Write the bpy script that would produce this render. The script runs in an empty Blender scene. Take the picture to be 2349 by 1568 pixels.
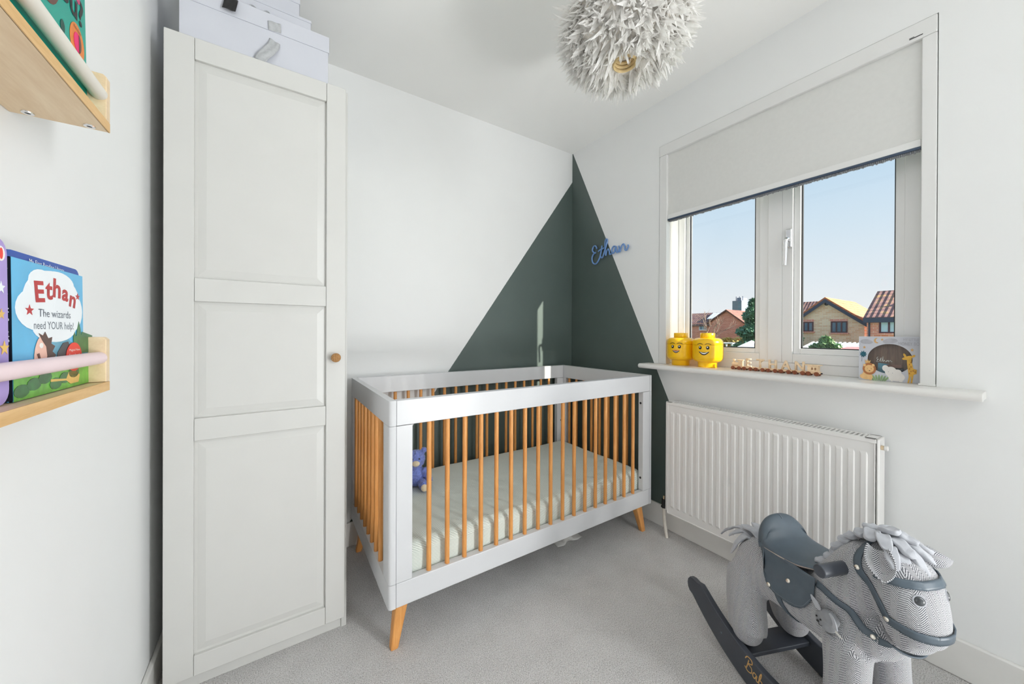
import bpy, bmesh, math, random
from mathutils import Vector, Matrix, noise
from mathutils.bvhtree import BVHTree
random.seed(7)
SC = bpy.context.scene
COL = SC.collection
PI = math.pi
R = math.radians

# ------------------------------------------------------------------ camera
YAW, PITCH, ROLL, FPX, CAMH = R(33.22), R(-.14), R(.238), 818.4, 1.10
fw = Vector((math.sin(YAW)*math.cos(PITCH), math.cos(YAW)*math.cos(PITCH), math.sin(PITCH)))
rt = Vector((math.cos(YAW), -math.sin(YAW), 0)); upv = rt.cross(fw)
r2 = rt*math.cos(ROLL) + upv*math.sin(ROLL); u2 = upv*math.cos(ROLL) - rt*math.sin(ROLL)
cd = bpy.data.cameras.new('camera'); cam = bpy.data.objects.new('camera', cd); COL.objects.link(cam)
cd.sensor_width = 36; cd.lens = 36*FPX/2349; cd.shift_y = -19.7/2349; cd.clip_start = .02; cd.clip_end = 500
M3 = Matrix((r2, u2, -fw)).transposed()
cam.matrix_world = Matrix.Translation((0, 0, CAMH)) @ M3.to_4x4()
SC.camera = cam

# ------------------------------------------------------------------ light
SUN_DIR = Vector((-.28, 1.0, -.39)).normalized()
SC.view_settings.view_transform = 'Standard'; SC.view_settings.look = 'None'
SC.view_settings.gamma = 1; SC.view_settings.use_curve_mapping = False
SC.view_settings.exposure = 0.20
SC.cycles.max_bounces = 10; SC.cycles.diffuse_bounces = 8; SC.cycles.transparent_max_bounces = 24
SC.cycles.sample_clamp_indirect = 6; SC.cycles.caustics_reflective = False; SC.cycles.caustics_refractive = False
W = bpy.data.worlds.new('sky'); SC.world = W; W.use_nodes = True
nt = W.node_tree; nt.nodes.clear()
def wn(t, **k):
    n = nt.nodes.new(t)
    for a, b in k.items(): setattr(n, a, b)
    return n
tc = wn('ShaderNodeTexCoord'); sp = wn('ShaderNodeSeparateXYZ'); nt.links.new(tc.outputs['Generated'], sp.inputs[0])
rp = wn('ShaderNodeValToRGB'); nt.links.new(sp.outputs[2], rp.inputs[0])
e = rp.color_ramp.elements
e[0].position = 0.0; e[0].color = (.93, .95, .97, 1); e[1].position = .9; e[1].color = (.22, .45, .85, 1)
for p, c in ((.08, (.88, .92, .96, 1)), (.22, (.72, .85, .96, 1)), (.42, (.52, .74, .95, 1))):
    q = e.new(p); q.color = c
dot = wn('ShaderNodeVectorMath', operation='DOT_PRODUCT'); nt.links.new(tc.outputs['Generated'], dot.inputs[0]); dot.inputs[1].default_value = -SUN_DIR
mx = wn('ShaderNodeMath', operation='MAXIMUM'); nt.links.new(dot.outputs['Value'], mx.inputs[0]); mx.inputs[1].default_value = 0
pw = wn('ShaderNodeMath', operation='POWER'); nt.links.new(mx.outputs[0], pw.inputs[0]); pw.inputs[1].default_value = 4
ma = wn('ShaderNodeMath', operation='MULTIPLY_ADD'); nt.links.new(pw.outputs[0], ma.inputs[0]); ma.inputs[1].default_value = 2.5; ma.inputs[2].default_value = .84
bg = wn('ShaderNodeBackground'); nt.links.new(rp.outputs[0], bg.inputs[0]); nt.links.new(ma.outputs[0], bg.inputs[1])
wo = wn('ShaderNodeOutputWorld'); nt.links.new(bg.outputs[0], wo.inputs[0])
def lamp(name, kind, loc, direction, **k):
    l = bpy.data.lights.new(name, kind)
    for a, b in k.items(): setattr(l, a, b)
    o = bpy.data.objects.new(name, l); COL.objects.link(o); o.location = loc
    o.rotation_euler = Vector(direction).to_track_quat('-Z', 'Y').to_euler()
    return o
lamp('sun', 'SUN', (3, -4, 4), SUN_DIR, energy=20.0, angle=R(.6), color=(1, .93, .80))
# added fill lamp, unseen behind the camera, shining in through the opening
lamp('room_fill', 'AREA', (1.64, -1.5, 1.45), (-.5, 1, -.15), energy=30, shape='RECTANGLE', size=.36, size_y=1.6, color=(.94, .975, 1))
# second added fill lamp, out of view, aimed up to brighten the ceiling
lamp('ceiling_fill', 'AREA', (1.53, -1.42, .25), (-.45, .75, 1), energy=24, shape='RECTANGLE', size=.26, size_y=.5, color=(.99, .99, .98))
# sampling aid only: tells the renderer where the sky enters
po = lamp('window_portal', 'AREA', (2.0, .74, 1.4), (-1, 0, 0), energy=1, shape='RECTANGLE', size=1.02, size_y=.8)
po.data.cycles.is_portal = True

# ------------------------------------------------------------------ materials
def lin(c):
    return tuple(((v/255)/12.92 if v/255 <= .04045 else ((v/255+.055)/1.055)**2.4) for v in c)
MATS = {}
def newmat(name):
    m = bpy.data.materials.new(name); m.use_nodes = True; MATS[name] = m
    t = m.node_tree; b = t.nodes['Principled BSDF']
    return m, t, b
def node(t, typ, ins=None, **k):
    n = t.nodes.new(typ)
    for a, b in k.items(): setattr(n, a, b)
    for a, b in (ins or {}).items():
        if isinstance(b, bpy.types.NodeSocket): t.links.new(b, n.inputs[a])
        else: n.inputs[a].default_value = b
    return n
def math_(t, op, a, b=None, c=None):
    ins = {0: a}
    if b is not None: ins[1] = b
    if c is not None: ins[2] = c
    return node(t, 'ShaderNodeMath', ins, operation=op).outputs[0]
def ramp(t, fac, stops, interp='LINEAR'):
    n = node(t, 'ShaderNodeValToRGB', {0: fac}); n.color_ramp.interpolation = interp
    el = n.color_ramp.elements
    while len(el) < len(stops): el.new(.5)
    for q, (p, c) in zip(el, stops): q.position = p; q.color = (*c, 1)
    return n.outputs[0]
def plain(name, col, rough=.5, var=.04, scale=40, bump=0., bscale=300, metal=0, spec=.5, coat=0, sheen=0):
    """a colour with faint procedural mottling and, if asked, fine relief"""
    m, t, b = newmat(name)
    c = col if max(col) <= 1 and isinstance(col[0], float) else lin(col)
    co = node(t, 'ShaderNodeTexCoord').outputs['Object']
    nz = node(t, 'ShaderNodeTexNoise', {'Vector': co, 'Scale': scale, 'Detail': 3.}).outputs['Fac']
    lo = tuple(max(0, v*(1-var)) for v in c); hi = tuple(min(1, v*(1+var)) for v in c)
    t.links.new(ramp(t, nz, [(.3, lo), (.7, hi)]), b.inputs['Base Color'])
    b.inputs['Roughness'].default_value = rough; b.inputs['Metallic'].default_value = metal
    b.inputs['Specular IOR Level'].default_value = spec
    if coat: b.inputs['Coat Weight'].default_value = coat; b.inputs['Coat Roughness'].default_value = .1
    if sheen: b.inputs['Sheen Weight'].default_value = sheen
    if bump:
        n2 = node(t, 'ShaderNodeTexNoise', {'Vector': co, 'Scale': float(bscale), 'Detail': 4.}).outputs['Fac']
        bp = node(t, 'ShaderNodeBump', {'Height': n2, 'Strength': bump, 'Distance': .002})
        t.links.new(bp.outputs[0], b.inputs['Normal'])
    return m
def wood(name, c1, c2, rough=.5, axis=0, scale=9., stretch=9.):
    m, t, b = newmat(name)
    co = node(t, 'ShaderNodeTexCoord').outputs['Object']
    sc = [stretch]*3; sc[axis] = 1.
    mp = node(t, 'ShaderNodeMapping', {'Vector': co, 'Scale': tuple(v*scale/3 for v in sc)}).outputs[0]
    nz = node(t, 'ShaderNodeTexNoise', {'Vector': mp, 'Scale': 1.6, 'Detail': 5., 'Distortion': 1.2}).outputs['Fac']
    fine = node(t, 'ShaderNodeTexNoise', {'Vector': mp, 'Scale': 14., 'Detail': 2.}).outputs['Fac']
    f = math_(t, 'ADD', math_(t, 'MULTIPLY', nz, .75), math_(t, 'MULTIPLY', fine, .25))
    t.links.new(ramp(t, f, [(.32, lin(c1)), (.66, lin(c2))]), b.inputs['Base Color'])
    b.inputs['Roughness'].default_value = rough
    return m
plain('paint_white', (.852, .86, .858), .75, .012, 3, .04, 500)
plain('ceiling_white', (.91, .91, .895), .85, .012, 3, .04, 500)
plain('gloss_white', (.80, .79, .765), .35, .02, 8)
plain('furniture_white', (.61, .607, .585), .38, .01, 10)
plain('crib_white', (.64, .645, .66), .32, .01, 10)
plain('upvc', (.84, .84, .84), .22, .006, 10)
plain('radiator_white', (.80, .79, .775), .3, .01, 10)
plain('blind_fabric', (.72, .72, .70), .8, .015, 60, .05, 900)
plain('blind_rail', (.79, .79, .78), .35, .01, 10)
plain('bar_blue', (58, 74, 96), .35, .05, 30)
plain('chrome', (.78, .78, .80), .12, .02, 10, metal=1)
plain('steel_dark', (70, 70, 72), .35, .1, 60, metal=.8)
plain('brass', (.78, .62, .42), .28, .04, 50, metal=1)
plain('silver_rivet', (.82, .78, .70), .25, .04, 50, metal=1)
wood('birch', (220, 192, 154), (236, 214, 180), .5, 1, 9, 7)
wood('birch_edge', (208, 166, 108), (226, 188, 132), .5, 1, 14, 9)
wood('slat_wood', (204, 134, 66), (226, 162, 94), .38, 2, 12, 9)
wood('leg_wood', (206, 138, 70), (228, 166, 98), .4, 2, 12, 9)
wood('toy_wood', (238, 204, 162), (250, 226, 192), .5, 0, 30, 6)
wood('wheel_wood', (128, 66, 40), (160, 90, 56), .4, 0, 30, 4)
wood('box_wood', (112, 88, 76), (142, 116, 100), .6, 2, 12, 9)
plain('rod_white', (226, 222, 212), .4, .02, 20)
plain('rod_pink', (236, 214, 218), .4, .02, 20)
plain('card_white', (200, 202, 210), .7, .01, 10)
plain('ribbon_grey', (176, 178, 180), .5, .08, 120, .2, 400)
plain('ribbon_black', (18, 18, 20), .4, .1, 120)
plain('rope', (176, 132, 84), .8, .2, 400, .5, 900)
plain('leather', (80, 92, 102), .38, .06, 40, .12, 700)
plain('leather_piping', (178, 166, 158), .7, .15, 400, .3, 900)
plain('rocker_paint', (66, 70, 78), .35, .04, 20)
plain('felt_grey', (178, 180, 186), .95, .05, 80, .25, 700, sheen=.3)
plain('plush_grey', (140, 142, 146), .95, .06, 80, .25, 700, sheen=.3)
plain('plush_white', (216, 216, 214), .95, .05, 90, .4, 500, sheen=.3)
plain('ear_dark', (60, 62, 66), .95, .2, 600, .25, 700)
plain('eye_dark', (64, 68, 72), .15, .05, 30, coat=.5)
plain('stitch', (120, 128, 136), .7, .05, 30)
plain('gold_print', (222, 176, 112), .35, .05, 60, metal=.4)
plain('jar_yellow', (250, 196, 8), .28, .02, 20, coat=.2)
plain('print_black', (24, 22, 24), .5, .05, 50)
plain('print_white', (245, 243, 238), .5, .01, 50)
plain('lip_coral', (236, 150, 84), .5, .03, 50)
plain('neon_blue', (112, 152, 208), .4, .05, 40)
plain('plush_blue', (116, 132, 200), .95, .22, 120, 1., 160, sheen=.5)
plain('plush_cream', (222, 206, 176), .95, .1, 120, .8, 200, sheen=.4)
plain('plush_pale', (206, 214, 226), .95, .1, 120, .8, 200, sheen=.4)
plain('cloth_white', (216, 214, 210), .7, .04, 60, .2, 200)
plain('pipe_white', (220, 214, 204), .4, .03, 60)
plain('grey_print', (176, 176, 184), .6, .1, 60)
plain('gold_flat', (214, 170, 110), .6, .1, 80)
plain('lion_tan', (232, 190, 132), .6, .1, 80)
plain('lion_mane', (176, 112, 66), .6, .15, 80)
plain('giraffe', (228, 178, 74), .6, .12, 80)
plain('giraffe_spot', (190, 128, 60), .6, .1, 80)
plain('leaf_teal', (30, 92, 110), .6, .2, 80)
plain('leaf_green', (140, 170, 120), .6, .2, 80)
plain('elephant', (232, 228, 224), .6, .03, 80)
plain('note_blue', (110, 168, 190), .6, .1, 60)
plain('note_brown', (146, 108, 96), .6, .2, 60)
plain('book_green', (0, 158, 140), .45, .04, 30)
plain('book_blue', (20, 76, 168), .4, .05, 20)
plain('book_navy', (14, 22, 34), .4, .1, 20)
plain('book_purple', (172, 152, 214), .45, .05, 20)
plain('page_cream', (238, 234, 222), .7, .04, 200)
plain('cover_sky', (92, 182, 226), .35, .1, 14)
plain('cover_cloud', (240, 246, 250), .35, .03, 14)
plain('cover_hill', (110, 184, 66), .35, .25, 60)
plain('cover_hill_dark', (54, 112, 60), .35, .3, 60)
plain('title_red', (186, 34, 38), .4, .05, 40)
plain('sticker_red', (232, 52, 36), .4, .05, 40)
plain('subtitle_grey', (96, 104, 116), .5, .05, 40)
plain('skin_print', (242, 196, 178), .4, .05, 40)
plain('hair_print', (82, 54, 44), .4, .15, 60)
plain('cape_print', (64, 66, 72), .4, .1, 40)
plain('straw_print', (226, 186, 98), .4, .1, 60)
plain('brown_print', (104, 64, 52), .5, .1, 60)
plain('mustard_print', (214, 160, 30), .5, .1, 60)
plain('orange_print', (226, 128, 48), .5, .1, 60)
plain('pink_print', (232, 20, 110), .5, .05, 60)
plain('magenta_print', (196, 70, 118), .5, .05, 60)
plain('dark_green_print', (20, 74, 64), .5, .1, 60)
plain('copper', (176, 112, 70), .35, .1, 60, metal=.8)
# walls carrying the painted mountain
def wall_paint(name, axis, a0, z0, slope):
    m, t, b = newmat(name)
    co = node(t, 'ShaderNodeTexCoord').outputs['Object']
    s = node(t, 'ShaderNodeSeparateXYZ', {0: co}).outputs
    wob = node(t, 'ShaderNodeTexNoise', {'Vector': co, 'Scale': 60., 'Detail': 2.}).outputs['Fac']
    line = math_(t, 'MULTIPLY_ADD', math_(t, 'SUBTRACT', s[axis], a0), slope, z0)
    line = math_(t, 'ADD', line, math_(t, 'MULTIPLY', math_(t, 'SUBTRACT', wob, .5), .004))
    inside = math_(t, 'LESS_THAN', s[2], line)
    nz = node(t, 'ShaderNodeTexNoise', {'Vector': co, 'Scale': 3., 'Detail': 3.}).outputs['Fac']
    wh = ramp(t, nz, [(.3, (.843, .85, .848)), (.7, (.862, .87, .867))])
    gr = ramp(t, nz, [(.3, lin((82, 95, 91))), (.7, lin((88, 101, 97)))])
    mixn = node(t, 'ShaderNodeMix', {0: inside}, data_type='RGBA')
    t.links.new(wh, mixn.inputs[6]); t.links.new(gr, mixn.inputs[7]); t.links.new(mixn.outputs[2], b.inputs['Base Color'])
    t.links.new(math_(t, 'MULTIPLY_ADD', inside, -.27, .75), b.inputs['Roughness'])
    n2 = node(t, 'ShaderNodeTexNoise', {'Vector': co, 'Scale': 500., 'Detail': 3.}).outputs['Fac']
    t.links.new(node(t, 'ShaderNodeBump', {'Height': n2, 'Strength': .04, 'Distance': .002}).outputs[0], b.inputs['Normal'])
wall_paint('wall_back_paint', 0, .85, .864, 1.375)
wall_paint('wall_right_paint', 1, 1.284, .911, 2.17)
# carpet
m, t, b = newmat('carpet')
co = node(t, 'ShaderNodeTexCoord').outputs['Object']
n1 = node(t, 'ShaderNodeTexNoise', {'Vector': co, 'Scale': 300., 'Detail': 5., 'Roughness': .75}).outputs['Fac']
n2 = node(t, 'ShaderNodeTexNoise', {'Vector': co, 'Scale': 9., 'Detail': 4.}).outputs['Fac']
f = math_(t, 'ADD', math_(t, 'MULTIPLY', n1, .92), math_(t, 'MULTIPLY', n2, .08))
t.links.new(ramp(t, f, [(.37, lin((160, 157, 155))), (.5, lin((236, 233, 231))), (.60, lin((254, 253, 252)))]), b.inputs['Base Color'])
b.inputs['Roughness'].default_value = .95; b.inputs['Specular IOR Level'].default_value = .1; b.inputs['Sheen Weight'].default_value = .3
v = node(t, 'ShaderNodeTexVoronoi', {'Vector': co, 'Scale': 260.}).outputs['Distance']
hh = math_(t, 'ADD', n1, math_(t, 'MULTIPLY', v, -.7))
t.links.new(node(t, 'ShaderNodeBump', {'Height': hh, 'Strength': .9, 'Distance': .006}).outputs[0], b.inputs['Normal'])
# striped sheet: uv.y is the length around the mattress
m, t, b = newmat('sheet_stripe')
uv = node(t, 'ShaderNodeUVMap').outputs[0]
s = node(t, 'ShaderNodeSeparateXYZ', {0: uv}).outputs
fr = math_(t, 'FRACT', math_(t, 'DIVIDE', s[1], .0052))
st = math_(t, 'LESS_THAN', fr, .36)
mixn = node(t, 'ShaderNodeMix', {0: st}, data_type='RGBA')
mixn.inputs[6].default_value = (*lin((240, 244, 238)), 1); mixn.inputs[7].default_value = (*lin((142, 156, 143)), 1)
t.links.new(mixn.outputs[2], b.inputs['Base Color']); b.inputs['Roughness'].default_value = .85
co = node(t, 'ShaderNodeTexCoord').outputs['Object']
n1 = node(t, 'ShaderNodeTexNoise', {'Vector': co, 'Scale': 14., 'Detail': 3.}).outputs['Fac']
t.links.new(node(t, 'ShaderNodeBump', {'Height': n1, 'Strength': .25, 'Distance': .02}).outputs[0], b.inputs['Normal'])
# herringbone tweed, uv in metres
m, t, b = newmat('herringbone')
uv = node(t, 'ShaderNodeUVMap').outputs[0]
s = node(t, 'ShaderNodeSeparateXYZ', {0: uv}).outputs
co = node(t, 'ShaderNodeTexCoord').outputs['Object']
CW, PER = .0115, .0042
tri = math_(t, 'ABSOLUTE', math_(t, 'MULTIPLY_ADD', math_(t, 'FRACT', math_(t, 'DIVIDE', s[0], 2*CW)), 2., -1.))
zz = math_(t, 'MULTIPLY_ADD', tri, CW*1.15, s[1])
nz = node(t, 'ShaderNodeTexNoise', {'Vector': co, 'Scale': 420., 'Detail': 2.}).outputs['Fac']
ph = math_(t, 'FRACT', math_(t, 'ADD', math_(t, 'DIVIDE', zz, PER), math_(t, 'MULTIPLY', math_(t, 'SUBTRACT', nz, .5), .35)))
tw = math_(t, 'ABSOLUTE', math_(t, 'MULTIPLY_ADD', ph, 2., -1.))
t.links.new(ramp(t, tw, [(.34, lin((88, 90, 96))), (.60, lin((204, 204, 207)))]), b.inputs['Base Color'])
b.inputs['Roughness'].default_value = .95; b.inputs['Sheen Weight'].default_value = .25; b.inputs['Specular IOR Level'].default_value = .15
t.links.new(node(t, 'ShaderNodeBump', {'Height': tw, 'Strength': .3, 'Distance': .001}).outputs[0], b.inputs['Normal'])
# feathers
m, t, b = newmat('feather')
co = node(t, 'ShaderNodeTexCoord').outputs['Object']
n1 = node(t, 'ShaderNodeTexNoise', {'Vector': co, 'Scale': 120., 'Detail': 3.}).outputs['Fac']
cc = ramp(t, n1, [(.3, (.88, .865, .84)), (.7, (.95, .945, .93))])
d1 = node(t, 'ShaderNodeBsdfDiffuse', {0: cc}); t1 = node(t, 'ShaderNodeBsdfTranslucent', {0: cc})
mxs = node(t, 'ShaderNodeMixShader', {0: .45}); t.links.new(d1.outputs[0], mxs.inputs[1]); t.links.new(t1.outputs[0], mxs.inputs[2])
t.links.new(mxs.outputs[0], t.nodes['Material Output'].inputs[0])
plain('shade_core', (.86, .82, .76), .9, .08, 30)
plain('shade_ring', (214, 190, 140), .6, .1, 60)
# window glass
m, t, b = newmat('glass')
g1 = node(t, 'ShaderNodeBsdfGlossy', {0: (1, 1, 1, 1), 'Roughness': .02}); g2 = node(t, 'ShaderNodeBsdfTransparent', {0: (.97, .98, .98, 1)})
lw = node(t, 'ShaderNodeFresnel', {0: 1.35})
mxs = node(t, 'ShaderNodeMixShader', {0: math_(t, 'MULTIPLY', lw.outputs[0], .6)}); t.links.new(g2.outputs[0], mxs.inputs[1]); t.links.new(g1.outputs[0], mxs.inputs[2])
t.links.new(mxs.outputs[0], t.nodes['Material Output'].inputs[0])
# outside
def brick(name, c1, c2, mortar, axes=(1, 2)):
    m, t, b = newmat(name)
    co = node(t, 'ShaderNodeTexCoord').outputs['Object']
    s = node(t, 'ShaderNodeSeparateXYZ', {0: co}).outputs
    cb = node(t, 'ShaderNodeCombineXYZ', {0: s[axes[0]], 1: s[axes[1]], 2: 0.}).outputs[0]
    bk = node(t, 'ShaderNodeTexBrick', {'Vector': cb, 'Color1': (*lin(c1), 1), 'Color2': (*lin(c2), 1), 'Mortar': (*lin(mortar), 1), 'Scale': 1., 'Mortar Size': .012, 'Brick Width': .44, 'Row Height': .15})
    t.links.new(bk.outputs[0], b.inputs['Base Color']); b.inputs['Roughness'].default_value = .9
brick('brick_tan', (238, 190, 150), (252, 220, 186), (244, 232, 216))
brick('brick_red', (226, 136, 116), (240, 164, 142), (240, 214, 202))
brick('brick_far', (206, 118, 98), (222, 142, 120), (226, 190, 176))
def tiles(name, c1, c2, c3, ax_h, ax_v):
    m, t, b = newmat(name)
    co = node(t, 'ShaderNodeTexCoord').outputs['Object']
    s = node(t, 'ShaderNodeSeparateXYZ', {0: co}).outputs
    a = math_(t, 'FRACT', math_(t, 'DIVIDE', s[ax_h], .34)); c = math_(t, 'FRACT', math_(t, 'DIVIDE', s[ax_v], .30))
    hgt = math_(t, 'ADD', math_(t, 'ABSOLUTE', math_(t, 'MULTIPLY_ADD', a, 2., -1.)), math_(t, 'MULTIPLY', c, .8))
    nz = node(t, 'ShaderNodeTexNoise', {'Vector': co, 'Scale': 2.2, 'Detail': 5.}).outputs['Fac']
    base = ramp(t, nz, [(.36, lin(c1)), (.56, lin(c2)), (.72, lin(c3))])
    dk = math_(t, 'MINIMUM', math_(t, 'MULTIPLY_ADD', math_(t, 'LESS_THAN', a, .2), .15, math_(t, 'LESS_THAN', c, .25)), 1.)
    mixn = node(t, 'ShaderNodeMix', {0: math_(t, 'MULTIPLY', dk, .45)}, data_type='RGBA')
    t.links.new(base, mixn.inputs[6]); mixn.inputs[7].default_value = (*lin((70, 50, 48)), 1)
    t.links.new(mixn.outputs[2], b.inputs['Base Color']); b.inputs['Roughness'].default_value = .9
    t.links.new(node(t, 'ShaderNodeBump', {'Height': hgt, 'Strength': .5, 'Distance': .06}).outputs[0], b.inputs['Normal'])
tiles('tiles_brown', (108, 76, 74), (138, 102, 96), (160, 130, 76), 1, 2)
tiles('tiles_orange', (178, 98, 62), (194, 118, 80), (176, 130, 74), 0, 2)
tiles('tiles_far', (96, 64, 58), (118, 80, 70), (130, 96, 78), 0, 2)
plain('fascia', (52, 60, 82), .6, .05, 3)
plain('frame_maroon', (84, 48, 56), .5, .05, 3)
plain('far_white', (226, 228, 230), .5, .02, 3)
plain('far_glass', (96, 120, 140), .12, .1, 1)
plain('blind_pale', (190, 212, 226), .5, .03, 3)
plain('leaf_dark', (92, 128, 100), .8, .35, 6)
plain('leaf_shrub', (116, 144, 96), .8, .35, 6)
plain('leaf_gold', (196, 160, 84), .8, .3, 6)
plain('bark', (116, 98, 86), .9, .2, 6)
plain('concrete', (112, 118, 136), .8, .08, 1)
plain('grass', (120, 136, 92), .95, .2, 2)
plain('patio', (176, 160, 136), .9, .1, 2)
plain('solar', (196, 204, 214), .2, .3, 4)
plain('pink_roof', (206, 120, 116), .7, .08, 2)

# ------------------------------------------------------------------ mesh helpers
class MB:
    def __init__(s): s.v = []; s.f = []; s.uv = None
    def box(s, x0, x1, y0, y1, z0, z1):
        n = len(s.v)
        s.v += [(x0,y0,z0),(x1,y0,z0),(x1,y1,z0),(x0,y1,z0),(x0,y0,z1),(x1,y0,z1),(x1,y1,z1),(x0,y1,z1)]
        s.f += [tuple(n+i for i in q) for q in ((0,3,2,1),(4,5,6,7),(0,1,5,4),(1,2,6,5),(2,3,7,6),(3,0,4,7))]
        return s
    def ring(s, pts_rings, closed=True, cap=True):
        """skin a list of rings (same point count)"""
        n = len(s.v); k = len(pts_rings[0])
        for r in pts_rings: s.v += [tuple(p) for p in r]
        for i in range(len(pts_rings)-1):
            for j in range(k if closed else k-1):
                a = n+i*k+j; b = n+i*k+(j+1) % k
                s.f.append((a, b, b+k, a+k))
        if cap:
            s.f.append(tuple(n+j for j in reversed(range(k)))); s.f.append(tuple(n+(len(pts_rings)-1)*k+j for j in range(k)))
        return s
    def tube(s, path, rad, seg=12, side=None, cap=True):
        """path of points, rad a number / list of numbers / list of (side radius, other radius)"""
        P = [Vector(p) for p in path]; rings = []
        prev = None
        for i, p in enumerate(P):
            t = (P[min(i+1, len(P)-1)] - P[max(i-1, 0)]).normalized()
            if side is not None: a = Vector(side)
            elif prev is not None: a = prev
            else: a = Vector((0, 0, 1)) if abs(t.z) < .9 else Vector((1, 0, 0))
            a = (a - t*a.dot(t)).normalized(); b = t.cross(a); prev = a
            q = rad[i] if isinstance(rad, (list, tuple)) else rad
            ra, rb = q if isinstance(q, (list, tuple)) else (q, q)
            rings.append([p + a*ra*math.cos(2*PI*j/seg) + b*rb*math.sin(2*PI*j/seg) for j in range(seg)])
        return s.ring(rings, True, cap)
    def lathe(s, prof, seg=32, c=(0, 0, 0)):
        c = Vector(c)
        rings = [[c + Vector((r*math.cos(2*PI*j/seg), r*math.sin(2*PI*j/seg), z)) for j in range(seg)] for r, z in prof]
        return s.ring(rings, True, True)
    def prism(s, poly, o, u, v, n, d0, d1):
        """2-D outline in the plane (o,u,v), thick from d0 to d1 along n"""
        o, u, v, n = Vector(o), Vector(u), Vector(v), Vector(n)
        k = len(s.v); m = len(poly)
        for d in (d0, d1): s.v += [tuple(o+u*a+v*b_+n*d) for a, b_ in poly]
        s.f.append(tuple(k+i for i in reversed(range(m)))); s.f.append(tuple(k+m+i for i in range(m)))
        for i in range(m):
            j = (i+1) % m; s.f.append((k+i, k+j, k+m+j, k+m+i))
        return s
    def ball(s, c, r, seg=16, rings=10):
        rx, ry, rz = r if isinstance(r, (tuple, list)) else (r, r, r); c = Vector(c)
        rr = []
        for i in range(1, rings):
            a = PI*i/rings
            rr.append([c+Vector((rx*math.sin(a)*math.cos(2*PI*j/seg), ry*math.sin(a)*math.sin(2*PI*j/seg), -rz*math.cos(a))) for j in range(seg)])
        return s.ring(rr)
    def grid(s, fn, nu, nv, uvfn=None):
        n = len(s.v)
        for i in range(nu+1):
            for j in range(nv+1): s.v.append(tuple(fn(i/nu, j/nv)))
        for i in range(nu):
            for j in range(nv):
                a = n+i*(nv+1)+j; s.f.append((a, a+nv+1, a+nv+2, a+1))
        if uvfn: s.uv = (s.uv or []) + [uvfn(i/nu, j/nv) for i in range(nu+1) for j in range(nv+1)]
        return s
    def mesh(s, name):
        me = bpy.data.meshes.new(name); me.from_pydata(s.v, [], s.f); me.update()
        bm = bmesh.new(); bm.from_mesh(me); bmesh.ops.recalc_face_normals(bm, faces=bm.faces); bm.to_mesh(me); bm.free()
        if s.uv:
            l = me.uv_layers.new(name='UVMap')
            for lp in me.loops: l.data[lp.index].uv = s.uv[lp.vertex_index]
        return me
    def build(s, name, mat, parent=None, bevel=0, smooth=False, sub=0, seg=2, solid=0):
        return obj(name, s.mesh(name), mat, parent, bevel, smooth, sub, seg, solid)
def obj(name, me, mat, parent=None, bevel=0, smooth=False, sub=0, seg=2, solid=0):
    o = bpy.data.objects.new(name, me); COL.objects.link(o)
    if mat and not me.materials: me.materials.append(MATS[mat])
    if smooth:
        for p in me.polygons: p.use_smooth = True
        if not sub: me.set_sharp_from_angle(angle=R(48))
    if solid: q = o.modifiers.new('solid', 'SOLIDIFY'); q.thickness = solid; q.offset = 1
    if bevel:
        q = o.modifiers.new('bevel', 'BEVEL'); q.width = bevel; q.segments = seg; q.limit_method = 'ANGLE'; q.angle_limit = R(40)
        q.harden_normals = True
        for p in me.polygons: p.use_smooth = True
    if sub: q = o.modifiers.new('sub', 'SUBSURF'); q.levels = sub; q.render_levels = sub
    if parent is not None: o.parent = parent
    return o
def tag(o, label, cat=None, group=None, kind=None):
    o['label'] = label
    if cat: o['category'] = cat
    if group: o['group'] = group
    if kind: o['kind'] = kind
    return o
def empty(name, label, cat, loc=(0, 0, 0), rotz=0, group=None, mat=None):
    o = bpy.data.objects.new(name, None); COL.objects.link(o); o.empty_display_size = .05
    if mat is not None: o.matrix_world = mat
    else: o.location = loc; o.rotation_euler = (0, 0, rotz)
    return tag(o, label, cat, group)
def struct(o, label=None):
    o['kind'] = 'structure'
    if label: o['label'] = label
    return o
def B(*a): return MB().box(*a)
def ell(cx, cy, rx, ry=None, n=20, rot=0):
    ry = ry or rx; c, s_ = math.cos(rot), math.sin(rot)
    return [(cx+rx*math.cos(2*PI*i/n)*c-ry*math.sin(2*PI*i/n)*s_, cy+rx*math.cos(2*PI*i/n)*s_+ry*math.sin(2*PI*i/n)*c) for i in range(n)]
def star(cx, cy, r, k=5, q=.42, rot=PI/2):
    return [(cx+(r if i % 2 == 0 else r*q)*math.cos(rot+PI*i/k), cy+(r if i % 2 == 0 else r*q)*math.sin(rot+PI*i/k)) for i in range(2*k)]
def rrect(x0, x1, y0, y1, r, n=5, corners=(1, 1, 1, 1)):
    out = []
    for ci, (cx, cy, a0, on) in enumerate(((x1-r, y0+r, -PI/2, corners[0]), (x1-r, y1-r, 0, corners[1]), (x0+r, y1-r, PI/2, corners[2]), (x0+r, y0+r, PI, corners[3]))):
        if on: out += [(cx+r*math.cos(a0+PI/2*i/n), cy+r*math.sin(a0+PI/2*i/n)) for i in range(n+1)]
        else: out.append(((x1, x1, x0, x0)[ci], (y0, y1, y1, y0)[ci]))
    return out
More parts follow.
